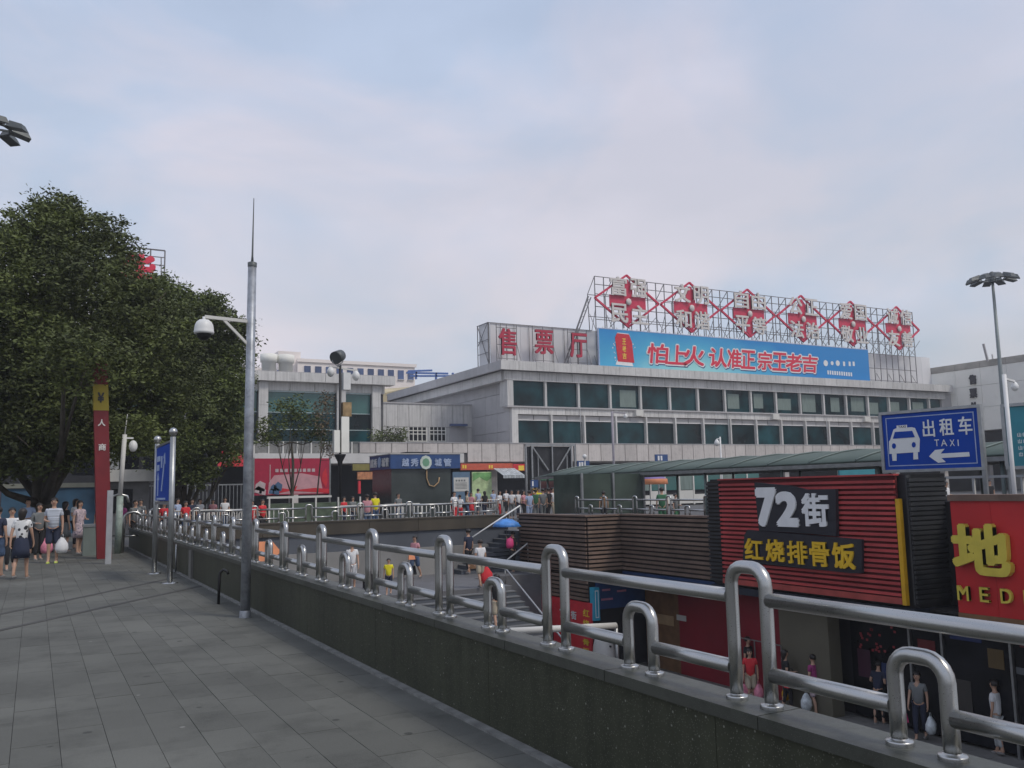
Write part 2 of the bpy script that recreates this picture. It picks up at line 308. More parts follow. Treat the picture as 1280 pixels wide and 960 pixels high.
# lettering: queued, then all turned to meshes at once
_texts = []
def text(s, fr, x0, x1, y0, y1, d, m, parent, name='character', off=.02, ext=.03, shear=0.0, kind=None):
    """glyphs stretched into the rectangle x0..x1, y0..y1 of the frame, raised d from it"""
    _texts.append((s, fr, x0, x1, y0, y1, d, m, parent, name, off, ext, shear, kind))
def flush_texts():
    tmp = {}
    for q in _texts:
        k = (q[0], q[12])
        if k in tmp: continue
        c = bpy.data.curves.new('glyphs', 'FONT'); c.body = q[0];  c.shear = q[12]; c.resolution_u = 3; c.fill_mode = 'NONE' if False else 'BOTH'
        c.extrude = 0.5
        o = bpy.data.objects.new('glyphs', c); COL.objects.link(o); tmp[k] = o
    bpy.context.view_layer.update(); dg = bpy.context.evaluated_depsgraph_get(); geo = {}
    for k, o in tmp.items():
        me = bpy.data.meshes.new_from_object(o.evaluated_get(dg)); v = np.array([tuple(a.co) for a in me.vertices]) if len(me.vertices) else np.zeros((1, 3))
        geo[k] = (v, [tuple(p.vertices) for p in me.polygons]); bpy.data.meshes.remove(me)
    for o in tmp.values():
        c = o.data; bpy.data.objects.remove(o); bpy.data.curves.remove(c)
    for (s, fr, x0, x1, y0, y1, d, m, parent, name, off, ext, shear, kind) in _texts:
        v, f = geo[(s, shear)]; lo = v.min(0); hi = v.max(0); sp = np.maximum(hi-lo, 1e-6)
        P = []
        mb = MB(); rad = off*min(x1-x0 if len(s) == 1 and s.isalnum() and ord(s) > 255 else y1-y0, y1-y0)*1.15
        st = [(0, 0)]
        if off >= .012:
            k8 = 8 if off > .04 else 4; st += [(math.cos(2*math.pi*(i+.5)/k8), math.sin(2*math.pi*(i+.5)/k8)) for i in range(k8)]
        u = (v-lo)/sp; X0_, X1_, Y0_, Y1_ = x0+rad, x1-rad, y0+rad, y1-rad
        if X1_ <= X0_: X0_, X1_ = x0, x1
        for i, (sx_, sy_) in enumerate(st):
            e_ = ext*(1+.006*i)+.0004*i; mb.add([fr.p(X0_+(X1_-X0_)*a[0]+sx_*rad, Y0_+(Y1_-Y0_)*a[1]+sy_*rad, d+e_*a[2]-.0003*i) for a in u], f)
        mb.build(name, m, parent, kind=kind)

# ================================================================== THE GROUND
WX, WH = 2.93, 0.60          # inner wall face, height under the coping
FLO, LAND = -4.7, -1.6       # lower court floor, stair landing
g = MB()
for (x0, x1, y0, y1) in [(-1500, 3.3, -1500, 1500), (3.3, 20.6, 33.5, 1500), (20.6, 1500, -1500, 1500), (3.3, 20.6, -1500, -8)]:
    g.add([(x0, y0, -.05), (x1, y0, -.05), (x1, y1, -.05), (x0, y1, -.05)], [(0, 1, 2, 3)])
g.build('ground', M_ground, kind='structure')
pav = MB(); pav.box(-16, WX+.05, 1.0, 46, -.045, -.012); pav = pav.build('pavement', M_grout, kind='structure')
# paving stones: rows running away beside the wall, staggered
tiles = []
TW, TL = .30, .60
for i in range(61):
    x1 = WX-.01 - i*TW; offs = (i*.37) % 1*TL
    for j in range(72):
        y0 = 1.6 + j*TL + offs
        if y0 > 44: continue
        tiles.append((x1-TW, y0))
def tile_px(t):
    P = Vector((t[0]+TW/2, t[1]+TL/2, 0)) - EYE; dpt = P.dot(_F)
    if dpt < .5: return None
    u = 640+FPX*P.dot(CR)/dpt; v = 480-FPX*P.dot(CU)/dpt
    return dpt if -30 < u < 1290 and -30 < v < 985 else None
vis = sorted([(tile_px(t), t) for t in tiles if tile_px(t)])
near = set(t for _, t in vis[:295]); rest = [t for t in tiles if t not in near]
tr = random.Random(3)
for t in near:
    h = tr.uniform(-.0016, .0016); piece('paving_stone', M_stone, pav, t[0]+.0018, t[0]+TW-.0018, t[1]+.0018, t[1]+TL-.0018, -.03, h)
mb = MB()
for t in rest:
    h = tr.uniform(-.0016, .0016); mb.box(t[0]+.0018, t[0]+TW-.0018, t[1]+.0018, t[1]+TL-.0018, -.03, h)
mb.build('paving_stones', M_stone, pav, kind='stuff')
for (a, b) in [((-.39, 15.57), (2.41, 19.65)), ((-.33, 13.68), (2.65, 17.57))]:
    dx, dy = b[0]-a[0], b[1]-a[1]; L0 = math.hypot(dx, dy); dx /= L0; dy /= L0
    e = (a[0]-dx*9, a[1]-dy*9); f2 = (b[0]+dx*.45, b[1]+dy*.45); nx, ny = -dy*.055, dx*.055
    mb = MB(); mb.hexa([(e[0]-nx, e[1]-ny, -.02), (e[0]+nx, e[1]+ny, -.02), (f2[0]+nx, f2[1]+ny, -.02), (f2[0]-nx, f2[1]-ny, -.02),
                        (e[0]-nx, e[1]-ny, .006), (e[0]+nx, e[1]+ny, .006), (f2[0]+nx, f2[1]+ny, .006), (f2[0]-nx, f2[1]-ny, .006)])
    mb.build('dark_strip', M_band, pav)  # thin dark strips set diagonally across the paving

# ================================================================== NEAR WALL
wall = thing('boundary_wall', 'long dark green granite wall with grey coping beside the pavement', 'wall', (WX+.2, 16, 0))
mb = MB(); mb.box(WX+.03, 3.12, -3, 33.5, FLO, WH-.002); mb.build('core', M_slate, wall)
joints = [-3, -.9, 1.25, 3.42, 5.85, 8.25, 10.65, 13.05, 15.2, 17.3, 19.3, 22, 24.5, 27, 29.5, 33.4]
for a, b in zip(joints, joints[1:]):
    piece('granite_panel', M_gran, wall, WX, WX+.04, a+.002, b-.002, -.02, WH-.004)
cj = [-3 + 1.22*i for i in range(31)]
for a, b in zip(cj, cj[1:]):
    piece('coping_stone', M_cope, wall, WX-.028, 3.165, a+.003, min(b, 33.5)-.003, WH, .66+tr.uniform(-.0015, .0015))
piece('pilaster', mat('pale_pilaster', (.17, .165, .15), .6), wall, WX-.05, WX+.0, 19.32, 19.62, 0, WH-.01)
mb = MB(); mb.tube([(WX-.06, 21.4, 0), (WX-.06, 21.4, .62)], .02, 8); mb.build('conduit', M_steeld, wall)
mb = MB(); mb.box(WX-.07, WX-.001, -3, 33.4, -.02, .018); mb.build('base_fillet', mat('mortar_edge', (.2, .2, .185), .9, var=.3, scale=8), wall)

# hoop railings -------------------------------------------------------------
def railing(rt, axis, p0, k0, k1, step, base, hT, hL, rail1, rail2, sep=.232, rp=.0325, rr=.035, seg=10, lowoff=.5, ends=None):
    """tall and low upside-down U posts standing in a row along an axis, tied by two rails"""
    ax = Vector(axis)
    def hoop(c, h):
        a = c - ax*sep/2; b = c + ax*sep/2; r = sep/2; pts = [a]
        pts.append(a+Z3*(h-r*1.0)*.5)
        rc = sep*.36
        for i in range(6):
            t = math.pi/2*i/5; pts.append(a + ax*(rc-rc*math.cos(t)) + Z3*(h-rp-rc+rc*math.sin(t)))
        for i in range(6):
            t = math.pi/2*i/5; pts.append(b - ax*(rc-rc*math.sin(t)) + Z3*(h-rp-rc+rc*math.cos(t)))
        pts.append(b+Z3*(h-r)*.5); pts.append(b)
        m = MB(); m.tube(pts, rp, seg); o = m.build('hoop_post', M_steel, rt)
        for q in (a, b):
            m = MB(); m.lathe(q, [(rp, .026), (rp*1.2, .020), (rp*1.5, .018), (rp*1.64, .016), (rp*1.66, .012), (rp*1.66, 0)], 18); m.build('base_flange', M_steel, o)
    for k in range(k0, k1):
        c = Vector(p0) + ax*step*k; lowc = c + ax*step*lowoff
        hoop(c, hT-base)
        if k < k1-1 or ends: hoop(lowc, hL-base)
        nx = Vector(p0) + ax*step*(k+1)
        if k < k1-1:
            m = MB(); m.tube([c+ax*(sep/2+rp*.6)+Z3*(rail1-base), nx-ax*(sep/2+rp*.6)+Z3*(rail1-base)], rr, seg); m.build('rail', M_steel, rt)
            m = MB(); m.tube([c+ax*(sep/2+rp*.6)+Z3*(rail2-base), lowc-ax*(sep/2+rp*.6)+Z3*(rail2-base)], rr, seg); m.build('rail', M_steel, rt)
            m = MB(); m.tube([lowc+ax*(sep/2+rp*.6)+Z3*(rail2-base), nx-ax*(sep/2+rp*.6)+Z3*(rail2-base)], rr, seg); m.build('rail', M_steel, rt)
rt = thing('steel_railing', 'brushed steel hoop railing on the dark granite wall beside the pavement', 'railing', (3.05, 3.32, .66), 'hoop railings round the sunken court')
railing(rt, (0, 1, 0), (3.06, 3.285, .66), -2, 17, 1.812, .66, 1.33, 1.05, 1.153, .81, seg=16, lowoff=.49)

# ================================================================== FAR WALL (along X at Y=33)
FY = 33.0
fw = thing('court_wall', 'brown granite parapet over slate wall on the far side of the sunken court', 'wall', (10, FY, 0))
mb = MB(); mb.box(3.3, 17.6, FY+.04, FY+.45, FLO, .60); mb.build('core', M_slate, fw)
for k in range(7):
    piece('granite_panel', M_brown, fw, 3.3+k*2.04+.005, 3.3+(k+1)*2.04-.005, FY-.08, FY+.05, .14, .60)
    piece('slate_panel', M_slate, fw, 3.3+k*2.04+.004, 3.3+(k+1)*2.04-.004, FY-.0, FY+.03, -.52, .135)
    piece('coping_stone', M_brown, fw, 3.3+k*2.04+.004, 3.3+(k+1)*2.04-.004, FY-.11, FY+.47, .602, .655)
for k in range(10):
    piece('grey_panel', M_lowwall, fw, 3.3+k*1.43+.004, 3.3+(k+1)*1.43-.004, FY-.14, FY-.0, LAND, -.52)
rt2 = thing('steel_railing', 'steel hoop railing along the brown parapet on the far side of the court', 'railing', (10, FY+.2, .655), 'hoop railings round the sunken court')
railing(rt2, (1, 0, 0), (5.1, FY+.2, .655), 0, 7, 2.03, .655, 1.31, 1.04, 1.145, .805, seg=8)

# ================================================================== SUNKEN COURT
mb = MB(); mb.box(3.3, 23, -8, 33, FLO-.1, FLO); cf = mb.build('court_floor', M_pitfl, kind='structure')
fr_ = random.Random(9)
for i in range(11):
    for j in range(28):
        x0 = 14.7+i*.6; y0 = 8+j*.6
        if x0 < 20 and y0 < 23.5: piece('floor_tile', M_lowwall if False else M_pitfl, cf, x0+.004, x0+.596, y0+.004, y0+.596, FLO-.01, FLO+fr_.uniform(.006, .010))
mb = MB(); mb.box(3.13, 14.6, 27.2, 33, FLO, LAND); mb.box(14.6, 17.62, 30.3, 33, FLO, LAND); mb.build('stair_landing', mat('landing_paving', (.125, .125, .13), .8, var=.15, scale=1), kind='structure')
st = thing('descending_stairs', 'broad grey steps going down from the landing into the court', 'stairs', (9, 27.2, LAND))
ns = 20
for k in range(ns):
    z1 = LAND - (k+1)*(LAND-FLO)/(ns+1); y1 = 27.2 - k*.29
    o = piece('step', M_slate, st, 3.13, 14.6, y1-.29, y1, FLO, z1-.035)
    piece('tread', M_tread, st, 3.13, 14.6, y1-.31, y1, z1-.033, z1)
mb = MB(); mb.box(14.602, 14.8, 21.3, 27.2, FLO, -3.9); mb.build('cheek_wall', M_slate, st)
st2 = thing('ascending_stairs', 'grey steps climbing from the landing to the plaza behind the slatted block', 'stairs', (16.5, 32, LAND))
for k in range(10):
    z1 = LAND+(k+1)*.16; piece('step', M_slate, st2, 14.9+k*.28, 17.9, 31.95, 32.99, LAND+k*.16, z1-.03)
    piece('tread', M_tread, st2, 14.88+k*.28, 15.2+k*.28, 31.95, 32.99, z1-.028, z1)
def handrail(label, pts, zb, r=.03, m=None):
    t = thing('handrail', label, 'handrail', (pts[0][0], pts[0][1], zb[0]), 'white stair handrails')
    q = MB(); q.tube(pts, r, 8); q.build('rail', m or M_white, t)
    for (p, z) in zip((pts[0], pts[-1]), zb):
        q = MB(); q.tube([(p[0], p[1], z), p], r*.7, 8); q.build('post', M_steeld, t)
    return t
handrail('white sloping handrail rising to the slatted block in front of the brown parapet', [(15.23, 32, -.27), (17.62, 32, 1.02)], (-1.3, .0))
handrail('lower white handrail just left of the brown slatted block', [(16.6, 31.3, -1.08), (17.55, 31.3, -.48)], (-1.58, -1.2))
handrail('thin grey handrail running down into the court beside the red restaurant sign', [(14.7, 27.9, -1.05), (14.7, 24.36, -2.87), (14.7, 22.2, -3.95)], (LAND, FLO), .028, M_paintg)
handrail('thick pale horizontal pipe rail at the foot of the court stairs', [(12.76, 24, -2.55), (16.64, 24, -2.74)], (-3.4, FLO), .1, M_whited)

# ================================================================== SHOP BLOCK with slatted cladding
SX = 18.9
blk = thing('shop_building', 'low shop block clad in brown horizontal slats at the edge of the sunken court', 'building', (SX, 24, FLO))
def slats(parent, fr, x0, x1, z0, z1, pitch, h, m, name='slat', d=.05, back=None, jit=.003):
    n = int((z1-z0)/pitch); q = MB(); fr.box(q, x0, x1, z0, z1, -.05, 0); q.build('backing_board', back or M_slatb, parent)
    key = (m.name, round(x1-x0, 3), h, d)
    for k in range(n):
        z = z0+k*pitch+(pitch-h)*.5; q = MB(); a = random.Random(k*13+int(x0*7)).uniform(-jit, jit)
        fr.box(q, x0+.004, x1-.004, z+a, z+h+a, .015, .015+d); q.build(name, m, parent)
FC = Fr((19.1, 27, 0), (0, -1, 0)); FB = Fr((17.6, 27, 0), (1, 0, 0)); FA = Fr((17.6, 32.1, 0), (0, -1, 0))
PW = .62
mb = MB(); mb.box(17.68, 21, 27.05, 32.1, FLO, PW); mb.box(19.18, 21, 22, 27.05, -1.35, PW); mb.build('wall', M_black, blk)
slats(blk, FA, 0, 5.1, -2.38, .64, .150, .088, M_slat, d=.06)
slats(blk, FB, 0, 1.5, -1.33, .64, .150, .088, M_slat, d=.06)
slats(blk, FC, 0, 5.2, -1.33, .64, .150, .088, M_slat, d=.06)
mb = MB(); FA.box(mb, -.02, 5.18, .64, .70, -.35, .1); FB.box(mb, .102, 1.5, .638, .698, -.35, .1); FC.box(mb, 0.1, 5.2, .642, .702, -.35, .1); mb.build('parapet_cap', M_slat, blk)
mb = MB(); FC.box(mb, 0.1, 5.2, -1.46, -1.36, -.02, .08); FA.box(mb, 0, 5.1, -1.44, -1.38, .07, .075); mb.build('blue_light_strip', mat('navy_strip', (.02, .05, .13), .4), blk)
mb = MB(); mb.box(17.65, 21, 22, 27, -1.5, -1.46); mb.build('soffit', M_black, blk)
rt3 = thing('steel_railing', 'steel hoop railing on top of the brown slatted block', 'railing', (19.7, 24, .6), 'hoop railings round the sunken court')
railing(rt3, (0, 1, 0), (19.7, 20.9, .6), 0, 6, 2.0, .6, 1.36, 1.02, 1.2, .85, seg=8)
mb = MB(); mb.box(20.6, 21.2, 8, 32.1, -.06, .02); mb.build('kerb', M_cope, blk)

# --- sign box "72街"
sb = thing('restaurant_sign', 'large red slatted sign box with white 72街 and yellow dish name over the court', 'sign', (SX, 18, -1.2))
FS = Fr((SX, 21.9, 0), (0, -1, 0))     # x: 0 at the far end .. to the right
L72 = 7.35
mb = MB(); FS.box(mb, 0, L72-.0, -1.4, 1.86, -1.45, -.12); mb.build('box_body', M_black, sb)
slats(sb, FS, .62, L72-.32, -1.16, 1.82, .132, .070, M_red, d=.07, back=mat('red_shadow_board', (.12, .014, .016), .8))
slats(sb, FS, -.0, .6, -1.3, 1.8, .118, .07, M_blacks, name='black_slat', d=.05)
mb = MB(); FS.box(mb, .62, L72-.3, -1.32, -1.165, .0, .1); mb.build('sill_board', mat('faded_red_board', (.36, .06, .05), .6, var=.2), sb)
mb = MB(); FS.box(mb, L72-.28, L72-.17, -1.33, 1.25, .0, .12); mb.build('yellow_bar', M_yelbar, sb)
mb = MB(); FS.box(mb, .0, L72, -1.62, -1.41, -1.2, .02); mb.build('fascia', mat('dark_navy_fascia', (.015, .022, .035), .5), sb)
mb = MB(); FS.box(mb, .6, L72-.29, 1.825, 1.87, -.1, .1); mb.build('top_trim', M_red, sb)
FN = Fr((SX, 14.55, 0), (1, 0, 0))
slats(sb, FN, 0, 1.42, -1.3, 1.84, .118, .085, M_blacks, name='black_slat', d=.05, back=M_blacks)
SG = lambda u, v: (21.9-at(u, v, X=SX).y, at(u, v, X=SX).z)
def rect72(u0, v0, u1, v1): a = SG(u0, v0); b = SG(u1, v1); return a[0], b[0], b[1], a[1]
q = [SG(949, 603), SG(993, 607), SG(1015, 612), SG(1051, 611), SG(1052, 670), SG(1025, 667), SG(955, 663)]
mb = MB(); FS.poly(mb, q, .09, .2); mb.build('black_plaque', M_ink, sb)
q = [SG(936, 668), SG(940, 662), SG(1083, 674), SG(1083, 716), SG(1070, 716), SG(934, 702)]
mb = MB(); FS.poly(mb, q, .09, .18); mb.build('black_plaque', M_ink, sb)
a = SG(951, 609); b = SG(980, 659); text('7', FS, a[0], b[0], b[1], a[1], .2, M_lettw, sb, off=.066, ext=.05)
a = SG(976, 614); b = SG(1007, 659); text('2', FS, a[0], b[0], b[1], a[1], .2, M_lettw, sb, off=.066, ext=.05)
a = SG(1008, 616); b = SG(1045, 659); text('街', FS, a[0], b[0], b[1], a[1], .2, M_lettw, sb, off=.04, ext=.05)
for ch, u0, u1, v0, v1 in [('红', 937, 961, 672, 700), ('烧', 963, 988, 673, 703), ('排', 990, 1017, 675, 706), ('骨', 1018, 1045, 676, 709), ('饭', 1046, 1077, 677, 712)]:
    a = SG(u0, v0); b = SG(u1, v1); text(ch, FS, a[0], b[0], b[1], a[1], .18, M_yel, sb, off=.032, ext=.05)

# --- red metro-style sign with golden letters
ms = thing('red_fascia_sign', 'glossy red shop fascia with a big golden 地 at the right edge of the photo', 'sign', (SX, 12, -1.4))
FM = Fr((SX, 13.4, 0), (0, -1, 0))
mb = MB(); FM.box(mb, 0, 6.5, -1.35, 1.12, -1.2, -.02); FM.box(mb, -1.2, -.02, -1.4, 1.15, -2.6, -1.3); mb.build('sign_box', M_black, ms)
for a, b in [(0, .98), (.98, 2.6), (2.6, 4.2), (4.2, 6.5)]:
    mb = MB(); FM.box(mb, a+.003, b-.003, -1.35, 1.2, -.018, .03); mb.build('panel', M_redp, ms)
mb = MB(); FM.box(mb, -.02, 6.5, 1.2, 1.34, -.6, .09); mb.build('cap_board', M_slat, ms)
mb = MB(); FM.box(mb, 0, 6.5, -1.47, -1.352, -.2, .05); mb.build('lower_trim', M_wood, ms)
MG = lambda u, v: (13.4-at(u, v, X=SX).y, at(u, v, X=SX).z)
a = MG(1193, 653); b = MG(1272, 722); text('地', FM, a[0], b[0], b[1], a[1], .05, M_gold, ms, off=.042, ext=.14)
for ch, u0, u1, v in [('M', 1200, 1216, 731), ('E', 1228, 1241, 733), ('D', 1254, 1270, 735), ('I', 1283, 1289, 737)]:
    a = MG(u0, v); b = MG(u1, v+20); text(ch, FM, a[0], b[0], b[1], a[1], .05, M_gold, ms, off=.02, ext=.08)

# --- lower shop fronts
sf = thing('lower_shop_row', 'dark glazed lower shop fronts with a red wall and beige column under the slatted signs', 'shop', (20, 18, FLO))
BX = 19.7
FL = Fr((BX, 27, 0), (0, -1, 0)); SL = lambda u, v: (27-at(u, v, X=BX).y, at(u, v, X=BX).z)
def lx(u): return SL(u, 800)[0]
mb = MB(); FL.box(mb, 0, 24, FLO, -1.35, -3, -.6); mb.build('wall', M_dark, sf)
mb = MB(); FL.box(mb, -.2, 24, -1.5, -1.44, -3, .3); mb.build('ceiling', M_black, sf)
mb = MB(); FL.box(mb, lx(850), lx(985), FLO, -1.52, -.58, 0); mb.build('red_wall', M_redw, sf)
mb = MB(); FL.box(mb, lx(808), lx(850)-.005, FLO, -1.55, -.55, -.02); mb.build('brown_door', M_wood, sf)
mb = MB(); a = SL(821, 767); b = SL(842, 783); FL.box(mb, a[0], b[0], b[1], a[1], -.018, .0); mb.build('notice', M_tan, sf)
mb = MB(); a = SL(846, 768); b = SL(858, 777); FL.box(mb, a[0], b[0], b[1], a[1], .002, .015); mb.build('notice', M_whited, sf)
mb = MB(); FL.box(mb, lx(986), lx(1047), FLO, -1.52, -.1, .35); mb.build('column', M_concrete, sf)
for u0, u1 in [(1052, 1124), (1128, 1164), (1168, 1248), (1254, 1330), (1334, 1450)]:
    mb = MB(); FL.box(mb, lx(u0), lx(u1), FLO+.1, -1.6, -.4, -.37); mb.build('glass_pane', M_glassd, sf)
for u in (1126, 1166, 1251, 1332):
    mb = MB(); FL.box(mb, lx(u)-.03, lx(u)+.03, FLO, -1.55, -.42, -.3); mb.build('frame_post', M_steeld, sf)
for (u0, v0, u1, v1, m_) in [(1060, 812, 1078, 850, mat('poster_plum', (.05, .012, .03), .5)), (1090, 830, 1115, 862, mat('poster_dkblue', (.015, .03, .10), .5)), (1135, 800, 1158, 822, mat('poster_dkred', (.14, .015, .02), .5)), (1175, 790, 1215, 806, mat('lightbox_navy', (.02, .035, .12), .4)), (1180, 850, 1205, 900, mat('shelf_dark', (.05, .045, .04), .7)), (1222, 812, 1244, 840, mat('poster_ochre', (.12, .08, .03), .5)), (1258, 836, 1300, 852, mat('counter_grey', (.10, .11, .12), .5)), (1262, 800, 1290, 815, mat('poster_dkred', (.14, .015, .02), .5))]:
    a = SL(u0, v0); b = SL(u1, v1); mb = MB(); FL.box(mb, a[0], b[0], b[1], a[1], -.369, -.355); mb.build('window_poster', m_, sf)
q = [(random.Random(i*3+1).uniform(lx(1060), lx(1108)), random.Random(i*5+2).uniform(-2.9, -2.0)) for i in range(26)]
mb = MB()
for (x, y) in q: FL.box(mb, x, x+.07, y, y+.06, -.365, -.355)
mb.build('window_decal', mat('decal_red', (.3, .03, .04), .5), sf, kind='stuff')
mb = MB(); FL.box(mb, lx(925), lx(990), -3.0, -2.97, .45, .48)
for u in (925, 957, 990): FL.box(mb, lx(u), lx(u)+.03, FLO, -3.0, .45, .48)
mb.build('queue_rail', M_steeld, sf)
# lit-coloured boards under the block
bs = thing('hanging_sign', 'stepped red hanging sign with yellow dish name under the brown slats', 'sign', (17.6, 28, -2.4))
HG = lambda u, v: (32.1-at(u, v, X=17.55).y, at(u, v, X=17.55).z)
FH = Fr((17.55, 32.1, 0), (0, -1, 0))
q = [HG(672, 741), HG(739, 755), HG(739, 819), HG(692, 802), HG(692, 783), HG(672, 768)]
mb = MB(); FH.poly(mb, [(q[0][0], -2.4), (q[1][0], -2.4), (q[2][0], q[2][1]), (q[3][0], q[3][1]), (q[4][0], q[4][1]), (q[5][0], q[5][1])], -.08, .0); mb.build('board', M_redsign, bs)
for ch, v0, v1 in [('红', 761, 772), ('烧', 774, 785), ('排', 787, 797), ('骨', 798, 808), ('饭', 809, 817)]:
    a = HG(729, v0); b = HG(737, v1); text(ch, FH, a[0], b[0], b[1]+.01, a[1], .005, M_yprint, bs, off=.02, ext=.015)
for ch, u0, u1 in [('7', 700, 705), ('2', 706, 712), ('街', 714, 721)]:
    a = HG(u0, 761+(u0-700)*.15); b = HG(u1, 773+(u0-700)*.15); text(ch, FH, a[0], b[0], b[1], a[1], .005, M_lettw, bs, off=.02, ext=.015)
cy = thing('light_box_sign', 'slim cyan light box next to the red hanging sign', 'sign', (17.6, 26.9, -2.2))
mb = MB(); mb.box(17.6, 17.85, 26.7, 26.95, -3.0, -1.85); mb.build('box', M_cyan, cy)
a = at(739, 731, Y=26.7); mb = MB(); mb.box(17.66, 17.68, 26.69, 26.70, -2.9, -1.95); mb.box(17.78, 17.8, 26.69, 26.70, -2.9, -1.95); mb.box(17.68, 17.78, 26.69, 26.70, -1.98, -1.95); mb.box(17.68, 17.78, 26.69, 26.70, -2.9, -2.87); mb.build('outline', M_lettw, cy)
bb = thing('blue_shop_sign', 'deep blue shop sign board behind the cyan light box', 'sign', (18.5, 27, -2.2))
mb = MB(); mb.box(17.9, 20.6, 26.9, 27.04, -2.65, -1.6); mb.build('board', M_blued, bb)
mb = MB()
for (x, z, wd, m_) in [(18.05, -2.35, .5, 0), (18.1, -2.02, .35, 0), (18.75, -2.1, .4, 0)]: mb.box(x, x+wd, 26.885, 26.9, z, z+.07)
mb.build('lettering_line', mat('pinkish_print', (.5, .2, .3), .5), bb)
mb = MB(); mb.box(17.95, 21, 26.95, 27.03, FLO, -2.66); mb.build('shutter', M_dark, bb)
bn = thing('water_barrel', 'white rounded plastic barrel with faceted lid below the blue shop sign', 'barrel', (18.0, 26.3, FLO))
c = at(755, 820, Y=26.0); bc = (c.x, 26.0, FLO)
mb = MB(); mb.lathe(bc, [(.01, 1.35), (.17, 1.34), (.28, 1.22), (.31, 1.16)], 10); mb.build('lid', M_whited, bn)
mb = MB(); mb.lathe(bc, [(.31, 1.165), (.36, .95), (.40, .5), (.39, .1), (.36, 0), (.01, 0)], 20); mb.build('tank', M_whited, bn)
p = at(763, 808, Y=25.63); mb = MB(); mb.box(p.x-.03, p.x+.03, 25.6, 25.66, p.z-.03, p.z+.03); mb.build('tap', M_black, bn)
os_ = at(335, 690, Y=31); t = thing('arrow_sign', 'bright orange arrow shaped sign low on the landing seen through the near railing', 'sign', (os_.x, 31, LAND))
FO = Fr((os_.x, 31, os_.z), (1, 0, 0)); mb = MB(); FO.poly(mb, [(-.42, -.3), (.12, -.3), (.42, 0), (.12, .36), (-.42, .36)], 0, .1); mb.build('arrow_panel', M_ora, t)
mb = MB(); mb.tube([(os_.x, 31.05, LAND), (os_.x, 31.05, os_.z-.2)], .04, 8); mb.build('stand', M_steeld, t)

# ================================================================== MAIN TICKET HALL
BY = 87.0; X0 = 47.0; BAY = 4.515; NB = 17; XE = X0+BAY*16.65
hall = thing('ticket_hall', 'long grey panelled station hall with two bands of dark teal windows', 'building', (85, BY, 0))
mb = MB(); mb.box(X0+.3, XE, BY+.35, BY+35, 0, 15.2); mb.build('wall', M_joint, hall)
mb = MB(); mb.box(45.35, XE+1.6, BY-1.1, BY+36, 15.93, 16.0); mb.build('roof', M_paneld, hall)
mb = MB(); mb.box(45.6, XE+1.4, BY-.9, BY+36, 15.0, 15.92); mb.build('cornice_core', M_joint, hall)
nC = 34
for k in range(nC):          # cornice facing panels, soffit panels
    x = 45.25+k*(XE+1.6-45.25)/nC; x2 = x+(XE+1.6-45.25)/nC
    piece('cornice_panel', M_panel, hall, x+.02, x2-.02, BY-1.15, BY-.85, 15.02, 16.05)
for k in range(17):
    for (a, b) in [(0, .5), (.5, 1)]:
        x = X0-.9+k*(BAY)+a*BAY; piece('frieze_panel', M_panel, hall, x+.025, x+BAY*.5-.025, BY-.42, BY-.05, 13.98, 14.98)
for k in range(12):          # left return of the cornice and the side wall panels
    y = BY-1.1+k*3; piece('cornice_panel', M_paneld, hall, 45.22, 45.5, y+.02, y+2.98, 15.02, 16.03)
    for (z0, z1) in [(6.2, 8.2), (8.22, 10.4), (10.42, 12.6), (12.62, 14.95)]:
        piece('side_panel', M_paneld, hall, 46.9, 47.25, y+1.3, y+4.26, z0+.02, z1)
mb = MB(); mb.box(45.9, 46.95, BY+.2, BY+36, 13.9, 14.97); mb.build('side_eave', M_panel, hall)
piece('corner_column', M_panel, hall, 46.4, 47.15, BY-.42, BY+1.4, 11.02, 13.95)
piece('corner_column', M_panel, hall, 46.95, 47.75, BY-.3, BY+1.4, 6.2, 10.85)
wr = random.Random(5)
for k in range(NB):
    xa = X0+.12+k*BAY; xb = min(xa+BAY-.24, XE)
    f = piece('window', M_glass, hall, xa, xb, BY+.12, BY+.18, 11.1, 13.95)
    if wr.random() < .6 and k > 5 or k in (3, 9, 10, 11, 12):
        for _ in range(2 if k > 7 else 1):
            w0 = wr.uniform(.3, .6)*BAY; s0 = xa+wr.uniform(.05, .35)*BAY; e0 = min(s0+w0, xb-.05)
            mb = MB(); mb.box(s0, e0, BY+.09, BY+.115, wr.uniform(11.3, 11.7), wr.uniform(13.0, 13.8)); mb.build('blind', M_blind, hall); break
    piece('mullion', M_panel, hall, xb-.0, xb+.26, BY-.25, BY+.2, 11.05, 13.97) if k < 16 else None
    xa2 = X0+.75+k*BAY; xb2 = xa2+BAY-.2
    if xa2 > XE-.5: continue
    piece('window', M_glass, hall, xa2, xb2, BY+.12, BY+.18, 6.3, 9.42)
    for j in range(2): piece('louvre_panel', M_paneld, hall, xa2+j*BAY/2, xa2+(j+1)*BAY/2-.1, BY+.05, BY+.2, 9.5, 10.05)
    piece('mullion', M_panel, hall, xb2, xb2+.2, BY-.35, BY+.2, 6.3, 10.1)
    for j in range(2): piece('band_panel', M_panel, hall, X0+.3+(k+j*.5)*BAY+.02, X0+.3+(k+j*.5+.5)*BAY-.02, BY-.3, BY+.1, 10.12, 10.84)
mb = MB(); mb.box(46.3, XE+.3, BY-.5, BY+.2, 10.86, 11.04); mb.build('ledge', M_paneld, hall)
mb = MB(); mb.box(X0+.4, XE, BY-.1, BY+.1, 9.43, 9.49); mb.box(X0, XE, BY-.45, BY, 13.955, 13.978); mb.build('window_head', M_lettw, hall)
mb = MB(); mb.box(XE+.05, XE+3, BY-.2, BY+5, 6, 15); mb.build('end_wall', M_paneld, hall)

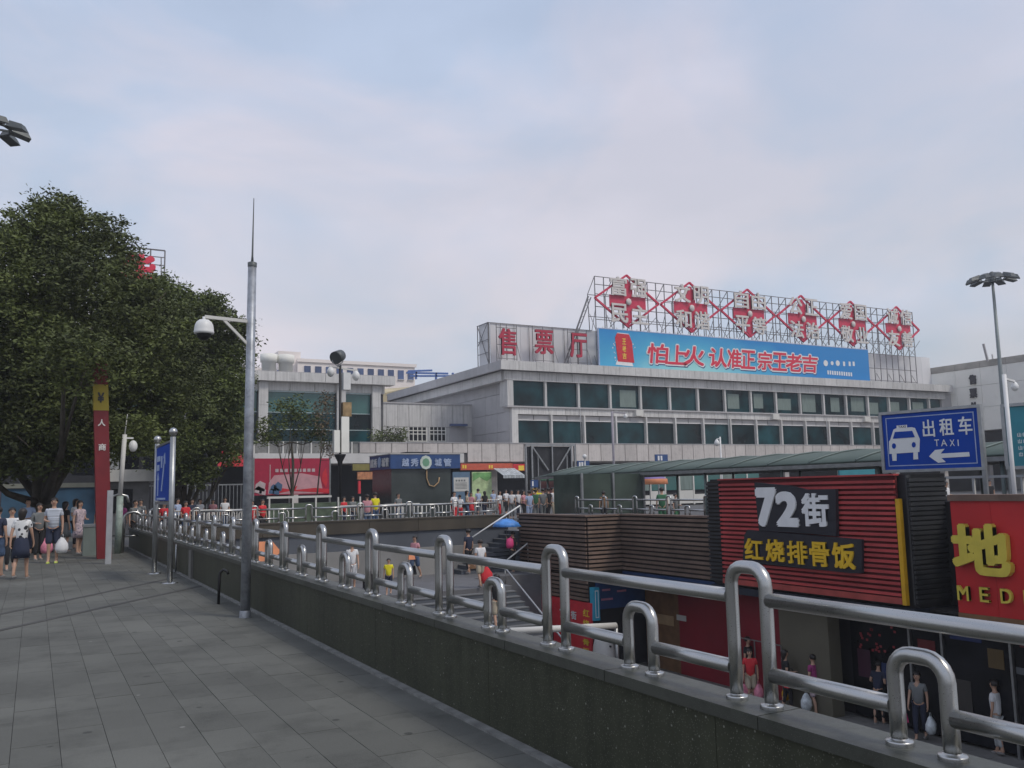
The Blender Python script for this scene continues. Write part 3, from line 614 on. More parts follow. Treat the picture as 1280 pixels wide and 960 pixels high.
for (x, z) in [(63.9, 10.3), (86.4, 10.3), (104.2, 10.3)]:
    mb = MB(); mb.box(x, x+1.1, BY-.75, BY-.32, z-.1, z+.6); mb.build('air_unit', M_whited, hall)
for x in (56.0, 78.7, 96.6, 110.2):
    mb = MB(); mb.tube([(x, BY-.5, 6.3), (x, BY-.5, 10.84)], .05, 6); mb.build('drain_pipe', M_paintg, hall)
# rooftop: pale screen, lattice, diamonds, banner ---------------------------------
scr = thing('rooftop_screen', 'pale sheet screen box on the hall roof behind the sign frames', 'screen', (85, 89, 16))
n = 20
for k in range(n):
    xa = 45.9+k*4.0; 
    if xa > 122: break
    piece('sheet', M_pale, scr, xa+.02, min(xa+3.98, 124), 89.6, 89.7, 16.01, 21.0 if xa < 61 else 20.9)
piece('sheet', M_pale, scr, 45.8, 45.9, 89.75, 92.3, 16.01, 21.0)
lat = thing('scaffold_frame', 'tall rusty lattice frame on the roof carrying the red diamond signs', 'frame', (89, 89, 16))
mb = MB(); XL, XR, ZT = 59.9, 119.0, 27.6; nn_ = 44
for k in range(nn_+1):
    x = XL+(XR-XL)*k/nn_; mb.bar((x, 88.4, 16.01), (x, 88.4, ZT), .09)
    if k % 2 == 0:
        mb.bar((x, 88.4, ZT), (x+.9, 91.4, ZT-1.6), .07); mb.bar((x+.9, 91.4, ZT-1.6), (x+1.9, 92.4, 16.01), .08); mb.bar((x, 88.4, 23.5), (x+1.3, 91.6, 20.5), .06)
        mb.bar((x, 88.4, 20.8), (x+1.4, 91.8, 23.6), .06); mb.bar((x, 88.4, 16.3), (x+1.35, 91.9, 20.8), .06)
    if k < nn_ and k % 2: mb.bar((x, 88.4, 20.6), (x+(XR-XL)/nn_*2, 88.4, 23.2), .06)
for z in (16.6, 18.4, 20.6, 22.2, 23.8, 25.4, 26.6, ZT): mb.bar((XL, 88.4, z), (XR, 88.4, z), .08)
for z in (20.6, 23.2, 26.0): mb.bar((XL+.9, 91.4, z), (XR+.9, 91.4, z), .07)
mb.build('lattice', M_lattice, lat, kind='stuff')
mb = MB(); mb.bar((55.0, 88.4, 16.0), (58.9, 88.4, 25.0), .16); mb.bar((55.3, 88.4, 16.0), (59.3, 88.4, 24.9), .1)
for i in range(12): mb.bar((55.1+.32*i, 88.4, 16.3+.74*i), (55.55+.32*i, 88.4, 16.5+.74*i), .06)
mb.build('ladder', M_lattice, lat)
for k in range(13):
    x = 45.7+1.16*k; 
mb = MB()
for x in (43.8+1.9, 47.2, 49, 51, 54.2, 55.9, 57.9): mb.bar((x, 89.45, 16.2), (x, 89.45, 20.95), .05)
mb.bar((45.6, 89.5, 20.98), (60, 89.5, 20.98), .07); mb.bar((45.6, 89.5, 20.98), (45.6, 92.4, 20.98), .09); mb.bar((45.6, 89.5, 16), (45.6, 89.5, 21), .1); mb.bar((45.65, 92.4, 16), (45.65, 92.4, 21), .08)
mb.bar((45.6, 92.3, 21), (45.6, 89.6, 16.3), .07); mb.bar((45.6, 92.3, 18.5), (45.6, 89.6, 21), .06)
for z in (17.5, 19): mb.bar((45.6, 89.5, z), (45.6, 92.4, z), .06)
mb.build('edge_frame', M_lattice, scr)
words = [('富', '强', '民', '主', '的'), ('文', '明', '和', '谐', '●'), ('自', '由', '平', '等', '的'), ('公', '正', '法', '治', '的'), ('爱', '国', '敬', '业', '的'), ('诚', '信', '友', '善', '的')]
FD = Fr((0, 88.1, 0), (1, 0, 0))
for i, wd in enumerate(words):
    cx, cz = 64.55+i*10.1, 24.8
    t = thing('diamond_sign', ['leftmost red diamond sign above the drink can on the banner', 'second red diamond sign from the left with a white oval boss', 'third red diamond sign from the left over the slogan', 'fourth red diamond sign just right of the slogan middle', 'fifth red diamond sign above the small print of the banner', 'rightmost red diamond sign beyond the banner end'][i], 'sign', (cx, 88.1, 21), 'red diamond signs on the roof lattice')
    for (a, b) in [((-4.9, 0), (0, 3.3)), ((0, 3.3), (4.9, 0)), ((4.9, 0), (0, -3.3)), ((0, -3.3), (-4.9, 0))]:
        mb = MB(); mb.bar(FD.p(cx+a[0], cz+a[1]), FD.p(cx+b[0], cz+b[1]), .22, .24); mb.build('frame_bar', M_crim, t)
    mb = MB(); FD.poly(mb, [(cx-2.75, cz-.95), (cx-.55, cz-.95), (cx-.55, cz-2.6), (cx, cz-3.1), (cx+.55, cz-2.6), (cx+.55, cz-.95), (cx+2.75, cz-.95), (cx+2.75, cz+.6), (cx+.75, cz+.6), (cx+.75, cz+2.0), (cx, cz+2.8), (cx-.75, cz+2.0), (cx-.75, cz+.6), (cx-2.75, cz+.6)], -.02, .12)
    mb.build('red_plate', M_crim, t)
    for ch, dx, dz in zip(wd[:4], (-2.85, .25, -2.85, .25), (.45, .45, -2.95, -2.95)):
        text(ch, FD, cx+dx+.0, cx+dx+2.6, cz+dz, cz+dz+2.45, .3, M_lett, t, off=.022, ext=.16)
    mb = MB(); mb.lathe((cx, 87.8, cz-.15), [(.01, -.45), (.35, -.3), (.42, 0), (.35, .3), (.01, .45)], 10, 1, .4); mb.build('centre_boss', M_lett, t)
ban = thing('advert_banner', 'wide bright blue advertising banner with red white-edged slogan and a red drink can', 'banner', (59.4, 87.2, 16.1))
FBn = Fr((59.4, 87.1, 16.12), (1, 0, 0)); BW, BH = 47.4, 4.66
mb = MB(); FBn.box(mb, 0, BW, 0, BH, -.15, 0); mb.build('vinyl', M_banner, ban)
mb = MB(); FBn.box(mb, -.1, BW+.1, BH, BH+.1, -.2, .02); FBn.box(mb, -.12, 0, 0, BH, -.2, .02); mb.build('edge_trim', M_lblue, ban)
mb = MB()
for k in range(46): FBn.box(mb, .6+k*1.02, .85+k*1.02, BH+.1, BH+.3, -.12, -.05)
mb.build('clip', M_lettw, ban, kind='stuff')
BG = lambda u, v: (at(u, v, Y=87.1).x-59.4, at(u, v, Y=87.1).z-16.12)
slog = [('怕', 809, 836), ('上', 834, 858), ('火', 853, 880), ('认', 886, 908), ('准', 908, 927), ('正', 925, 944), ('宗', 946, 965), ('王', 964, 983), ('老', 981, 1002), ('吉', 1002, 1022)]
for ch, u0, u1 in slog:
    x0 = BG(u0, 445)[0]; x1 = BG(u1, 450)[0]
    text(ch, FBn, x0-.1, x1+.28, .48, 3.36, .012, M_blued, ban, name='character_shadow', off=.05, ext=.01, shear=.1)
    text(ch, FBn, x0-.2, x1+.2, .60, 3.5, .03, M_lettw, ban, name='character_edge', off=.058, ext=.012, shear=.1)
    text(ch, FBn, x0-.02, x1+.02, .76, 3.34, .05, M_bannerred, ban, off=.03, ext=.012, shear=.1)
cx = BG(780, 436)[0]
mb = MB(); FBn.poly(mb, [(cx-1.35, .35), (cx+1.3, .25), (cx+1.1, .85), (cx-1.1, .9)], .01, .03); FBn.poly(mb, [(cx-1.12, 3.9), (cx-.9, 4.35), (cx+.75, 4.3), (cx+1.0, 3.9)], .01, .03)
for i in range(26):
    a = rnd.uniform(0, 6.28); x = cx+math.cos(a)*rnd.uniform(1.3, 1.9); z = 2.2+math.sin(a)*rnd.uniform(1.4, 2.1); s_ = rnd.uniform(.04, .12); z = max(.1, min(4.5, z)); FBn.poly(mb, [(x-s_, z-s_), (x+s_, z-s_), (x, z+s_)], .01, .02)
mb.build('splash_print', M_lettw, ban)
mb = MB(); FBn.poly(mb, [(cx-1.0, .75), (cx+1.45, .7), (cx+1.2, 3.3), (cx+.8, 4.2), (cx-1.0, 4.25), (cx-1.3, 3.7)], .034, .05); mb.build('can_print', M_can, ban)
for ch, z in [('王', 2.9), ('老', 2.0), ('吉', 1.1)]: text(ch, FBn, cx-.3, cx+.3, z, z+.75, .055, M_yprint, ban, off=.03, ext=.01)
mb = MB()
for (u, v, s_) in [(1032, 454, .45), (1040, 454, .3), (1047, 454, .42)]:
    a = BG(u, v); FBn.poly(mb, [(a[0]+s_*math.cos(i*math.pi/4), a[1]+s_*math.sin(i*math.pi/4)) for i in range(8)], .01, .03)
for (u) in (1055, 1062, 1067): a = BG(u, 455); FBn.box(mb, a[0]-.2, a[0]+.2, a[1]-.3, a[1]+.35, .01, .02)
for i in range(11): a = BG(1035+i*2.9, 465.5+i*.25); FBn.box(mb, a[0]-.14, a[0]+.14, a[1]-.28, a[1]+.28, .01, .03)
mb.build('small_print', M_lettw, ban)
# the three red calligraphic characters on little frames
FT = Fr((0, 88.0, 0), (1, 0, 0))
for ch, u0, u1, v0, v1 in [('售', 622, 645, 410, 445), ('票', 667, 691, 412, 444), ('厅', 711, 733, 416, 448)]:
    a = at(u0, v0, Y=88); b = at(u1, v1, Y=88)
    t = thing('rooftop_character', {'售': 'leftmost red calligraphic roof character nearest the building corner', '票': 'middle one of three red calligraphic roof characters', '厅': 'red calligraphic roof character nearest the blue banner'}[ch], 'sign', (a.x, 88, 16), 'three red ticket hall characters')
    text(ch, FT, a.x, b.x, b.z, a.z, .05, mat('ticket_letter_red', (.42, .018, .05), .5), t, off=.024, ext=.25)
    mb = MB()
    for x in (a.x-.15, (a.x+b.x)/2, b.x+.15): mb.bar((x, 88.05, 16.05), (x, 88.05, a.z+.5), .07)
    mb.bar((a.x-.15, 88.05, 16.05), (a.x-.5, 86.6, 16.05), .07); mb.bar((a.x-.15, 88.05, 18.4), (a.x-.6, 86.6, 16.05), .06); mb.bar((b.x+.15, 88.05, 18.4), (b.x-.1, 86.6, 16.05), .06)
    for z in (16.6, 18.2, a.z+.1): mb.bar((a.x-.2, 88.05, z), (b.x+.2, 88.05, z), .06)
    mb.build('stand', M_lattice, t)

# ================================================================== ELEVATED DECK and what is under it
DY = 77.5
dk = thing('elevated_deck', 'long raised walkway with pale upright parapet panels in front of the hall', 'walkway', (60, DY, 4))
mb = MB(); mb.box(-60, 150, DY+.3, BY+.3, 4.3, 5.2); mb.build('slab', M_deckp, dk)
mb = MB(); mb.box(-60, 36.5, DY-.2, DY+.3, 4.35, 5.25); mb.build('fascia', mat('deck_fascia', (.58, .57, .55), .7, var=.08, scale=.5, dirt=.15), dk)
x = 26.0
while x < 118:
    piece('parapet_panel', M_deckp, dk, x+.03, x+1.52, DY-.12, DY+.2, 4.42 if x > 36 else 5.3, 6.22); x += 1.56
mb = MB(); mb.box(26, 118, DY+.02, DY+.22, 4.4, 6.15); mb.build('parapet_core', M_joint, dk)
mb = MB(); mb.box(26, 118, DY-.16, DY+.24, 6.225, 6.3); mb.build('parapet_cap', M_paneld, dk)
for k in range(26):
    x = -6+k*1.25
    piece('rail_post', M_whited, dk, x, x+.12, DY-.05, DY+.07, 5.25, 6.3)
mb = MB(); mb.box(-60, 26, DY, DY+.06, 6.24, 6.32); mb.box(-60, 26, DY+.08, DY+.1, 5.3, 6.2); mb.build('rail_infill', mat('wire_glass', (.20, .20, .19), .6, var=.2), dk)
for k in range(14): piece('pillar', M_deckp, dk, -10+k*10, -9.3+k*10, DY+1, DY+1.7, 0, 4.3)
us = thing('arcade_shops', 'dark shop fronts recessed under the raised walkway', 'shop', (50, DY+3, 0))
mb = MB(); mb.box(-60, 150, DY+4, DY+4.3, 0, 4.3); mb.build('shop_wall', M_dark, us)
FU = Fr((0, DY-.3, 0), (1, 0, 0)); UG = lambda u, v: (at(u, v, Y=DY-.3).x, at(u, v, Y=DY-.3).z)
def board(nm, label, cat, u0, v0, u1, v1, m, parent=None, d0=-.2, d1=0, group=None):
    a = UG(u0, v0); b = UG(u1, v1); t = thing(nm, label, cat, (a[0], DY-.3, b[1]), group); mb = MB(); FU.box(mb, a[0], b[0], b[1], a[1], d0, d1); mb.build('board', m, t); return t
t = board('shop_fascia', 'long red strip fascia under the walkway right of the blue kiosk', 'sign', 576, 579.5, 641, 587, mat('fascia_redor', (.55, .10, .05), .6))
for u in (579, 612): a = UG(u, 581); text('饭', FU, a[0], a[0]+.5, a[1]-.42, a[1]-.02, .01, M_yprint, t, name='print', off=.02, ext=.01) if False else None
mb = MB()
for u in (578, 581, 611, 614): a = UG(u, 583.5); FU.box(mb, a[0], a[0]+.16, a[1]-.16, a[1]+.16, 0, .02)
mb.build('print', M_yprint, t)
t = board('shop_fascia', 'short red and yellow fascia beside the black display board', 'sign', 641.5, 580, 656, 588.5, M_redsign)
a = UG(648, 582); b = UG(655, 588); mb = MB(); FU.box(mb, a[0], b[0], b[1], a[1], 0, .02); mb.build('print', M_yprint, t)
t = board('notice_board', 'pale blue and white notice board under the walkway', 'notice', 566, 590, 588, 628, mat('notice_blue', (.10, .17, .25), .6)); a = UG(567, 597); b = UG(586, 614)
mb = MB(); FU.box(mb, a[0], b[0], b[1], a[1], 0, .03); mb.build('paper', M_whited, t)
mb = MB()
for i in range(4): FU.box(mb, a[0]+.2+i*.28, a[0]+.38+i*.28, a[1]-.38, a[1]-.2, .03, .04)
for i in range(5): FU.box(mb, a[0]+.15, b[0]-.2, a[1]-.55-i*.13, a[1]-.5-i*.13, .03, .04)
mb.build('print', M_gryc, t)
t = board('poster', 'green and cream landscape poster under the walkway', 'poster', 590, 590, 615, 625, M_posty); a = UG(591, 591); b = UG(614, 600)
mb = MB(); FU.poly(mb, [(a[0], a[1]), (b[0], a[1]), (b[0], b[1]+.2), (b[0]-.5, b[1]-.1), (a[0]+.7, b[1]+.3), (a[0], b[1]-.1)][::-1], 0, .02); mb.build('print', M_postg, t)
aw = thing('awning', 'grey striped awning over a dark doorway under the walkway', 'awning', (at(636, 595, Y=76).x, 76, 3)); a = at(620, 592, Y=76.5); b = at(656, 600, Y=75)
mb = MB()
for k in range(8):
    xa = a.x+(b.x-a.x)*k/8; xb = a.x+(b.x-a.x)*(k+1)/8-.03
    mb.hexa([(xa, 75, 3.0), (xb, 75, 3.0), (xb, 77, 3.7), (xa, 77, 3.7), (xa, 75, 3.06), (xb, 75, 3.06), (xb, 77, 3.76), (xa, 77, 3.76)]); mb.box(xa, xb, 74.97, 75, 2.75, 3.05)
mb.build('fabric', mat('awning_grey', (.40, .43, .44), .8, var=.3, scale=3), aw)
board('shop_fascia', 'small olive yellow fascia left of the blue kiosk', 'sign', 441, 580, 462, 588, mat('olive_board', (.22, .19, .05), .6))
t = board('shop_awning', 'orange ribbed shop board left of the blue kiosk', 'sign', 447, 590, 472, 599, mat('orange_board', (.48, .20, .09), .6, var=.3, scale=4))
board('banner_strip', 'narrow red vertical banner by the doorway left of the blue kiosk', 'banner', 448, 601, 451, 617, M_redsign)
t = thing('restaurant_fascia', 'red fascia with pale slanted characters 功夫 under the walkway on the left', 'sign', (12, DY-.4, 4)); a = UG(200, 563); b = UG(305, 583)
mb = MB(); FU.box(mb, a[0], b[0], b[1], a[1], 0, .35); mb.build('board', M_redsign, t)
for ch, u0, u1 in [('真', 254, 263), ('功', 266, 277), ('夫', 279, 290)]: p = UG(u0, 568); q = UG(u1, 578); text(ch, FU, p[0], q[0], q[1], p[1], .36, M_lett, t, off=.04, ext=.05, shear=.3)

# ================================================================== LEFT WING, LINK, FAR BUILDINGS
WY = 82.0
wg = thing('glazed_wing', 'grey panelled wing with big green glass bays left of the hall', 'building', (20, WY, 5))
mb = MB(); mb.box(-45, 30.2, WY+.6, WY+18, 5.2, 12.9); mb.build('wall', M_joint, wg)
for k in range(28):
    x = 31.0-k*2.35; piece('cornice_panel', M_panel, wg, x-2.33, x-.02, WY-.75, WY+.8, 12.15, 13.0)
    piece('frieze_panel', M_panel, wg, x-2.33-.8, x-.02-.8, WY+.1, WY+.6, 11.35, 12.13)
mb = MB(); mb.box(-34, 31.0, WY-.7, WY+18, 13.01, 13.05); mb.build('roof', M_paneld, wg)
for x in (29.25, 25.7, 18.3, 8.5, -1.5, -11.5, -21.5):
    for (z0, z1) in [(5.2, 7.6), (7.62, 9.9), (9.92, 12.1)]: piece('column', M_panel, wg, x-.45, x+.4, WY-.25, WY+.1, z0, z1)
for (xa, xb) in [(26.2, 28.75), (18.8, 25.2), (9.0, 17.8), (-1, 8), (-11, -2), (-21, -12)]:
    n = max(1, int((xb-xa)/2.2))
    for k in range(n):
        a = xa+(xb-xa)*k/n; b = xa+(xb-xa)*(k+1)/n
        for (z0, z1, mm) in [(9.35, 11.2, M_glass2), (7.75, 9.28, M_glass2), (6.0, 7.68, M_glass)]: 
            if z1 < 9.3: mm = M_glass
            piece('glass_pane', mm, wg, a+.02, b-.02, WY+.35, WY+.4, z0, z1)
    mb = MB(); mb.box(xa, xb, WY+.2, WY+.38, 11.22, 11.36); mb.box(xa, xb, WY+.3, WY+.42, 9.285, 9.345); mb.box(xa, xb, WY+.28, WY+.42, 7.69, 7.745); mb.build('window_bar', mat('pale_bar', (.42, .52, .52), .4), wg)
for k, (a, b) in enumerate([(15, 16.6), (17.6, 19.5)]):
    mb = MB(); mb.box(a, b, WY+2, WY+2.6, 13.05, 13.35); mb.build('roof_duct', M_paneld, wg)
lk = thing('link_block', 'low pale panelled link building with small paned windows beside the hall', 'building', (40, 97, 5))
LY = 97
for k in range(10):
    xa = 33+k*1.42
    for (z0, z1) in [(9.3, 12.0), (5.2, 9.26)]: piece('wall_panel', M_panel, lk, xa+.02, xa+1.40, LY, LY+.3, z0, z1)
mb = MB(); mb.box(33, 47.3, LY+.1, LY+14, 5.2, 11.98); mb.build('wall', M_joint, lk)
mb = MB(); mb.box(33, 47.3, LY-.1, LY+14, 12.0, 12.15); mb.build('roof', M_paneld, lk)
for (u0, u1) in [(511, 533), (537, 557)]:
    a = at(u0, 534, Y=LY-.1); b = at(u1, 552, Y=LY-.1); f = piece('window', M_glassd, lk, a.x, b.x, LY-.08, LY-.02, b.z, a.z)
    for i in range(5): piece('frame', M_cream, f.parent, a.x+(b.x-a.x)*i/4-.05, a.x+(b.x-a.x)*i/4+.05, LY-.14, LY-.085, b.z, a.z)
    for z in (b.z, (a.z+b.z)/2, a.z-.45): piece('frame', M_cream, f.parent, a.x, b.x, LY-.15, LY-.142, z, z+.1)
a = at(562, 530, Y=LY-.2); b = at(582, 533, Y=LY-.2); piece('canopy_board', mat('slate_blue', (.08, .12, .25), .6), lk, a.x, b.x, LY-.8, LY-.15, b.z, a.z)
piece('doorway', M_paneld, lk, at(562, 540, Y=LY).x, at(584, 540, Y=LY).x, LY-.04, LY-.01, 5.2, at(570, 533, Y=LY).z-.1)
ob = thing('peach_office_block', 'far peach white office block with a row of blue windows above the glazed wing', 'building', (56, 170, 0))
mb = MB(); mb.box(44.6, 69.3, 170.3, 190, 0, 28.0); mb.box(29, 44.6, 172, 190, 0, 26.2); mb.box(41, 45.4, 171.2, 186, 0, 29.6); mb.build('wall', M_orange, ob)
piece('parapet', M_orange, ob, 44.4, 69.6, 170, 170.35, 27.5, 28.15)
for k in range(11):
    x = 45.9+k*2.18; f = piece('window', M_blwin, ob, x, x+1.25, 170.12, 170.29, 24.85, 26.75)
    piece('sill', M_whited, ob, x-.1, x+1.35, 169.98, 170.28, 24.7, 24.83)
piece('vent', M_blwin, ob, 40.8, 43.8, 171.1, 171.25, 25.3, 25.8)
for k, u in enumerate((336, 357)):
    p = at(u, 459, Y=150); t = thing('roof_tank', ['cream round water tank with serrated rim behind the street pole', 'cream round water tank nearest the peach office block'][k], 'water tank', (p.x, 150, 20), 'rooftop water tanks')
    mb = MB(); mb.lathe((p.x, 150, 0), [(1.2, 16), (1.2, 24.0), (1.45, 24.1), (1.5, 25.4), (1.1, 25.5), (.01, 25.6)], 14); mb.build('tank', M_cream, t)
yb = thing('yellow_annex', 'weathered yellow rooftop annex with blue pipe racks behind the hall eave', 'building', (60, 150, 12)); a = at(478, 500, Y=140); b = at(560, 474, Y=140)
mb = MB(); mb.hexa([(a.x, 140, 0), (b.x, 140, 0), (b.x, 150, 0), (a.x, 150, 0), (a.x, 140, at(480, 492, Y=140).z), (b.x, 140, b.z), (b.x, 150, b.z), (a.x, 150, at(480, 480, Y=140).z)]); mb.build('wall', M_yellowb, yb)
mb = MB()
for (u0, v0, u1, v1) in [(508, 466, 560, 467), (512, 470, 568, 470), (510, 464, 540, 463), (545, 466, 545, 475), (520, 465, 520, 474), (566, 466, 566, 474)]:
    mb.bar(at(u0, v0, Y=138), at(u1, v1, Y=138), .3)
mb.build('pipe_rack', mat('pipe_blue', (.06, .14, .4), .5), yb)

# right: cream building ---------------------------------------------------------
cb = thing('cream_building', 'cream building with small dark vertical characters beyond the taxi sign', 'building', (128, 80, 0))
CX = 124.5
for k in range(7):
    ya = 94-k*4.1; 
    for (z0, z1) in [(8.9, 12.3), (12.34, 15.6), (15.64, 18.3)]: piece('wall_panel', M_cream, cb, CX, CX+.3, ya-4.08, ya-.02, z0, z1)
    piece('parapet_panel', mat('stained_parapet', (.36, .34, .30), .85, var=.25, scale=.6), cb, CX-.05, CX+.5, ya-4.08, ya-.02, 18.34, 19.3)
mb = MB(); mb.box(CX+.2, 165, 64, 100, 8.9, 19.2); mb.box(CX+6, 165, 40, 100, 0, 8.9); mb.build('wall', M_cream, cb)
mb = MB(); mb.box(CX+2.0, CX+6.5, 40, 98, 5.5, 8.8); mb.build('recess', M_dark, cb)
FCb = Fr((CX, 94, 0), (0, -1, 0)); CG = lambda u, v: (94-at(u, v, X=CX-.1).y, at(u, v, X=CX-.1).z)
for ch, u0, u1, v0, v1 in [('售', 1211, 1221, 469, 480), ('票', 1212, 1222, 486, 497), ('处', 1213, 1223, 503, 514)]:
    a = CG(u0, v0); b = CG(u1, v1); text(ch, FCb, a[0], b[0], b[1], a[1], .1, M_ink, cb, off=.05, ext=.15)
up = thing('cream_tower_block', 'pale upper block with a grey balcony box at the right edge beyond the tall mast', 'building', (140, 60, 0))
a = at(1252, 470, Y=63); mb = MB(); mb.box(110.5, 150, 55, 63.5, 9.6, 19.6); mb.build('wall', M_whited, up)
mb = MB(); mb.box(110.3, 150, 54.8, 63.7, 15.2, 15.6); mb.box(110.3, 150, 54.8, 63.7, 19.61, 20.1); mb.box(110.3, 150, 54.8, 63.7, 9.3, 9.59); mb.build('ledge', M_paneld, up)
mb = MB(); mb.box(109.8, 112, 56, 60, 16.3, 17.9); mb.build('balcony_box', M_paneld, up)
mb = MB(); mb.box(109.75, 109.8, 56.4, 59.6, 16.6, 17.6); mb.build('window', M_blwin, up)
mb = MB(); mb.box(112, 150, 55.2, 63, 4, 9.3); mb.build('undercroft', M_dark, up)
p = at(1233, 450, Y=80); t = thing('roof_antenna', 'small slanted grey dish mast on the cream building roof', 'antenna', (p.x, 80, 19.3))
mb = MB(); mb.bar((p.x+.3, 80, 19.0), (p.x-.4, 80, 21.6), .3, .2); mb.bar((p.x+1.6, 80, 19.0), (p.x+1.5, 80, 20.1), .15); mb.build('mast', M_paneld, t)

# behind the tree: rooftop sign frame
t = thing('rooftop_sign_frame', 'small lattice frame with a red character peeping over the big tree', 'sign', (8, 90, 13))
mb = MB()
for x in (4.5, 7.0, 9.1, 10.4): mb.bar((x, 90, 13), (x, 90, 25.7), .12)
for z in (14, 17, 20, 23, 24.2, 25.0, 25.7): mb.bar((4.5 if z != 25.7 else 6.5, 90, z), (10.4, 90, z), .12 if z > 25 else .08)
mb.bar((10.4, 90, 13), (10.4, 93, 25.7), .1); mb.build('frame', M_lattice, t)
text('华', Fr((0, 89.8, 0), (1, 0, 0)), 6.4, 9.6, 21.8, 25.2, 0, M_bannerred, t, off=.05, ext=.2)

# ================================================================== COVERED WALKWAY (green canopy)
cn = thing('walkway_canopy', 'long curved dark green canopy on thin posts behind the slatted shops', 'canopy', (28, 30, 0))
def prof(n=7): return [(25+6*i/n, 2.42+.60*math.sin(math.pi*(.06+.88*i/n))-.12) for i in range(n+1)]
ys = [44.3]+[42.2-2.1*k for k in range(24)]
pf = prof()
for k in range(len(ys)-1):
    y1, y0 = ys[k], ys[k+1]; mb = MB(); q1 = pf if k else [(28+(x-28)*.92, 2.32+(z-2.42)*.15) for x, z in pf]; q0 = pf
    vs = []
    for (yy, pr) in ((y1, q1), (y0+.05, q0)):
        for x, z in pr: vs.append((x, yy, z))
        for x, z in pr: vs.append((x, yy, z-.05))
    n = len(pf); fs = []
    for i in range(n-1): fs += [(i, i+1, 2*n+i+1, 2*n+i), (n+i, 3*n+i, 3*n+i+1, n+i+1)]
    fs += [(0, 2*n, 3*n, n), (n-1, 2*n-1, 4*n-1, 3*n-1)]
    mb.add(vs, fs, True); mb.build('roof_sheet', M_canopy, cn)
    if k: mb = MB(); mb.tube([(x, y1+.02, z+.03) for x, z in pf], .03, 6); mb.build('rib', M_canopyr, cn)
mb = MB(); mb.box(24.95, 25.1, -6, 43.5, 2.2, 2.34); mb.box(30.9, 31.05, -6, 43.5, 2.2, 2.34); mb.build('gutter', M_steeld, cn)
for k in range(10):
    y = 42.5-k*4.4
    for x in (25.2, 30.8): mb = MB(); mb.tube([(x, y, 0), (x, y, 2.25)], .06, 8); mb.build('post', mat('green_post', (.12, .15, .14), .5), cn)
gb = thing('glass_booth', 'dark green glass lift booth under the canopy', 'booth', (24, 36, 0)); a = at(720, 590, Y=34); b = at(797, 590, Y=31)
mb = MB(); mb.box(a.x, 25.1, 33.6, 36, 0, 2.3); mb.build('glass_wall', mat('booth_glass', (.055, .075, .06), .2, var=.3, scale=1), gb)
for x in (a.x, (a.x+25.1)/2, 25.1): mb = MB(); mb.box(x-.05, x+.05, 33.5, 33.6, 0, 2.35); mb.build('frame_post', M_steeld, gb)
# stall umbrella and lounge clutter behind
p = at(812, 600, Y=45); t = thing('stall_umbrella', 'orange and violet stall umbrella under the canopy', 'umbrella', (p.x, 45, 0))
mb = MB(); mb.lathe((p.x, 45, 0), [(.02, 2.62), (.6, 2.42), (1.1, 2.12), (1.08, 2.11), (.58, 2.38), (.02, 2.58)], 8); mb.build('canopy', mat('violet_cloth', (.28, .22, .5), .7), t)
mb = MB(); mb.lathe((p.x, 45, 0), [(1.11, 2.14), (1.16, 1.8), (1.14, 1.8)], 8); mb.build('valance', M_ora, t)
mb = MB(); mb.tube([(p.x, 45, 0), (p.x, 45, 2.6)], .03, 6); mb.build('pole', M_steeld, t)
t = thing('blue_sign', 'small blue sign with two white characters above the green canopy', 'sign', (at(826, 572, Y=60).x, 60, 4)); a = at(819, 568, Y=60); b = at(835, 577, Y=60)
mb = MB(); mb.box(a.x, b.x, 60, 60.1, b.z, a.z); mb.build('board', M_blued, t); mb = MB(); mb.box(a.x+.3, a.x+.4, 60.1, 60.2, 0, a.z); mb.build('post', M_steeld, t)
mb = MB(); mb.box(a.x+.25, a.x+.42, 59.97, 60, b.z+.1, a.z-.12); mb.box(a.x+.55, a.x+.72, 59.97, 60, b.z+.1, a.z-.12); mb.build('print', M_lettw, t)
t = thing('blue_sign', 'small blue sign right of the black display board', 'sign', (at(729, 580, Y=56).x, 56, 3)); a = at(722, 576, Y=56); b = at(737, 584, Y=56)
mb = MB(); mb.box(a.x, b.x, 56, 56.1, b.z, a.z); mb.build('board', M_blued, t); mb = MB(); mb.box(a.x+.3, a.x+.4, 56.1, 56.2, 0, a.z); mb.build('post', M_steeld, t)
mb = MB(); [mb.box(a.x+.1+i*.22, a.x+.24+i*.22, 55.97, 56, b.z+.08, a.z-.1) for i in range(3)]; mb.build('print', M_lettw, t)
t = thing('white_kiosk', 'white framed glass kiosk row seen beneath the green canopy', 'kiosk', (45, 62, 0))
mb = MB(); mb.box(45.5, 60, 62.2, 64, 0, 3.0); mb.build('wall', M_dark, t)
for k in range(9):
    x = 45.5+k*1.6; piece('frame_post', M_whited, t, x, x+.14, 62, 62.15, 0, 3.0); piece('glass_pane', M_glass2 if k % 3 else M_blind, t, x+.16, x+1.58, 62.05, 62.1, 1.3, 2.7); piece('base_panel', M_whited, t, x+.16, x+1.58, 62.03, 62.12, .1, 1.25 if k % 2 else .9)
mb = MB(); mb.box(45.4, 60, 61.9, 62.2, 2.95, 3.2); mb.build('header', M_whited, t)
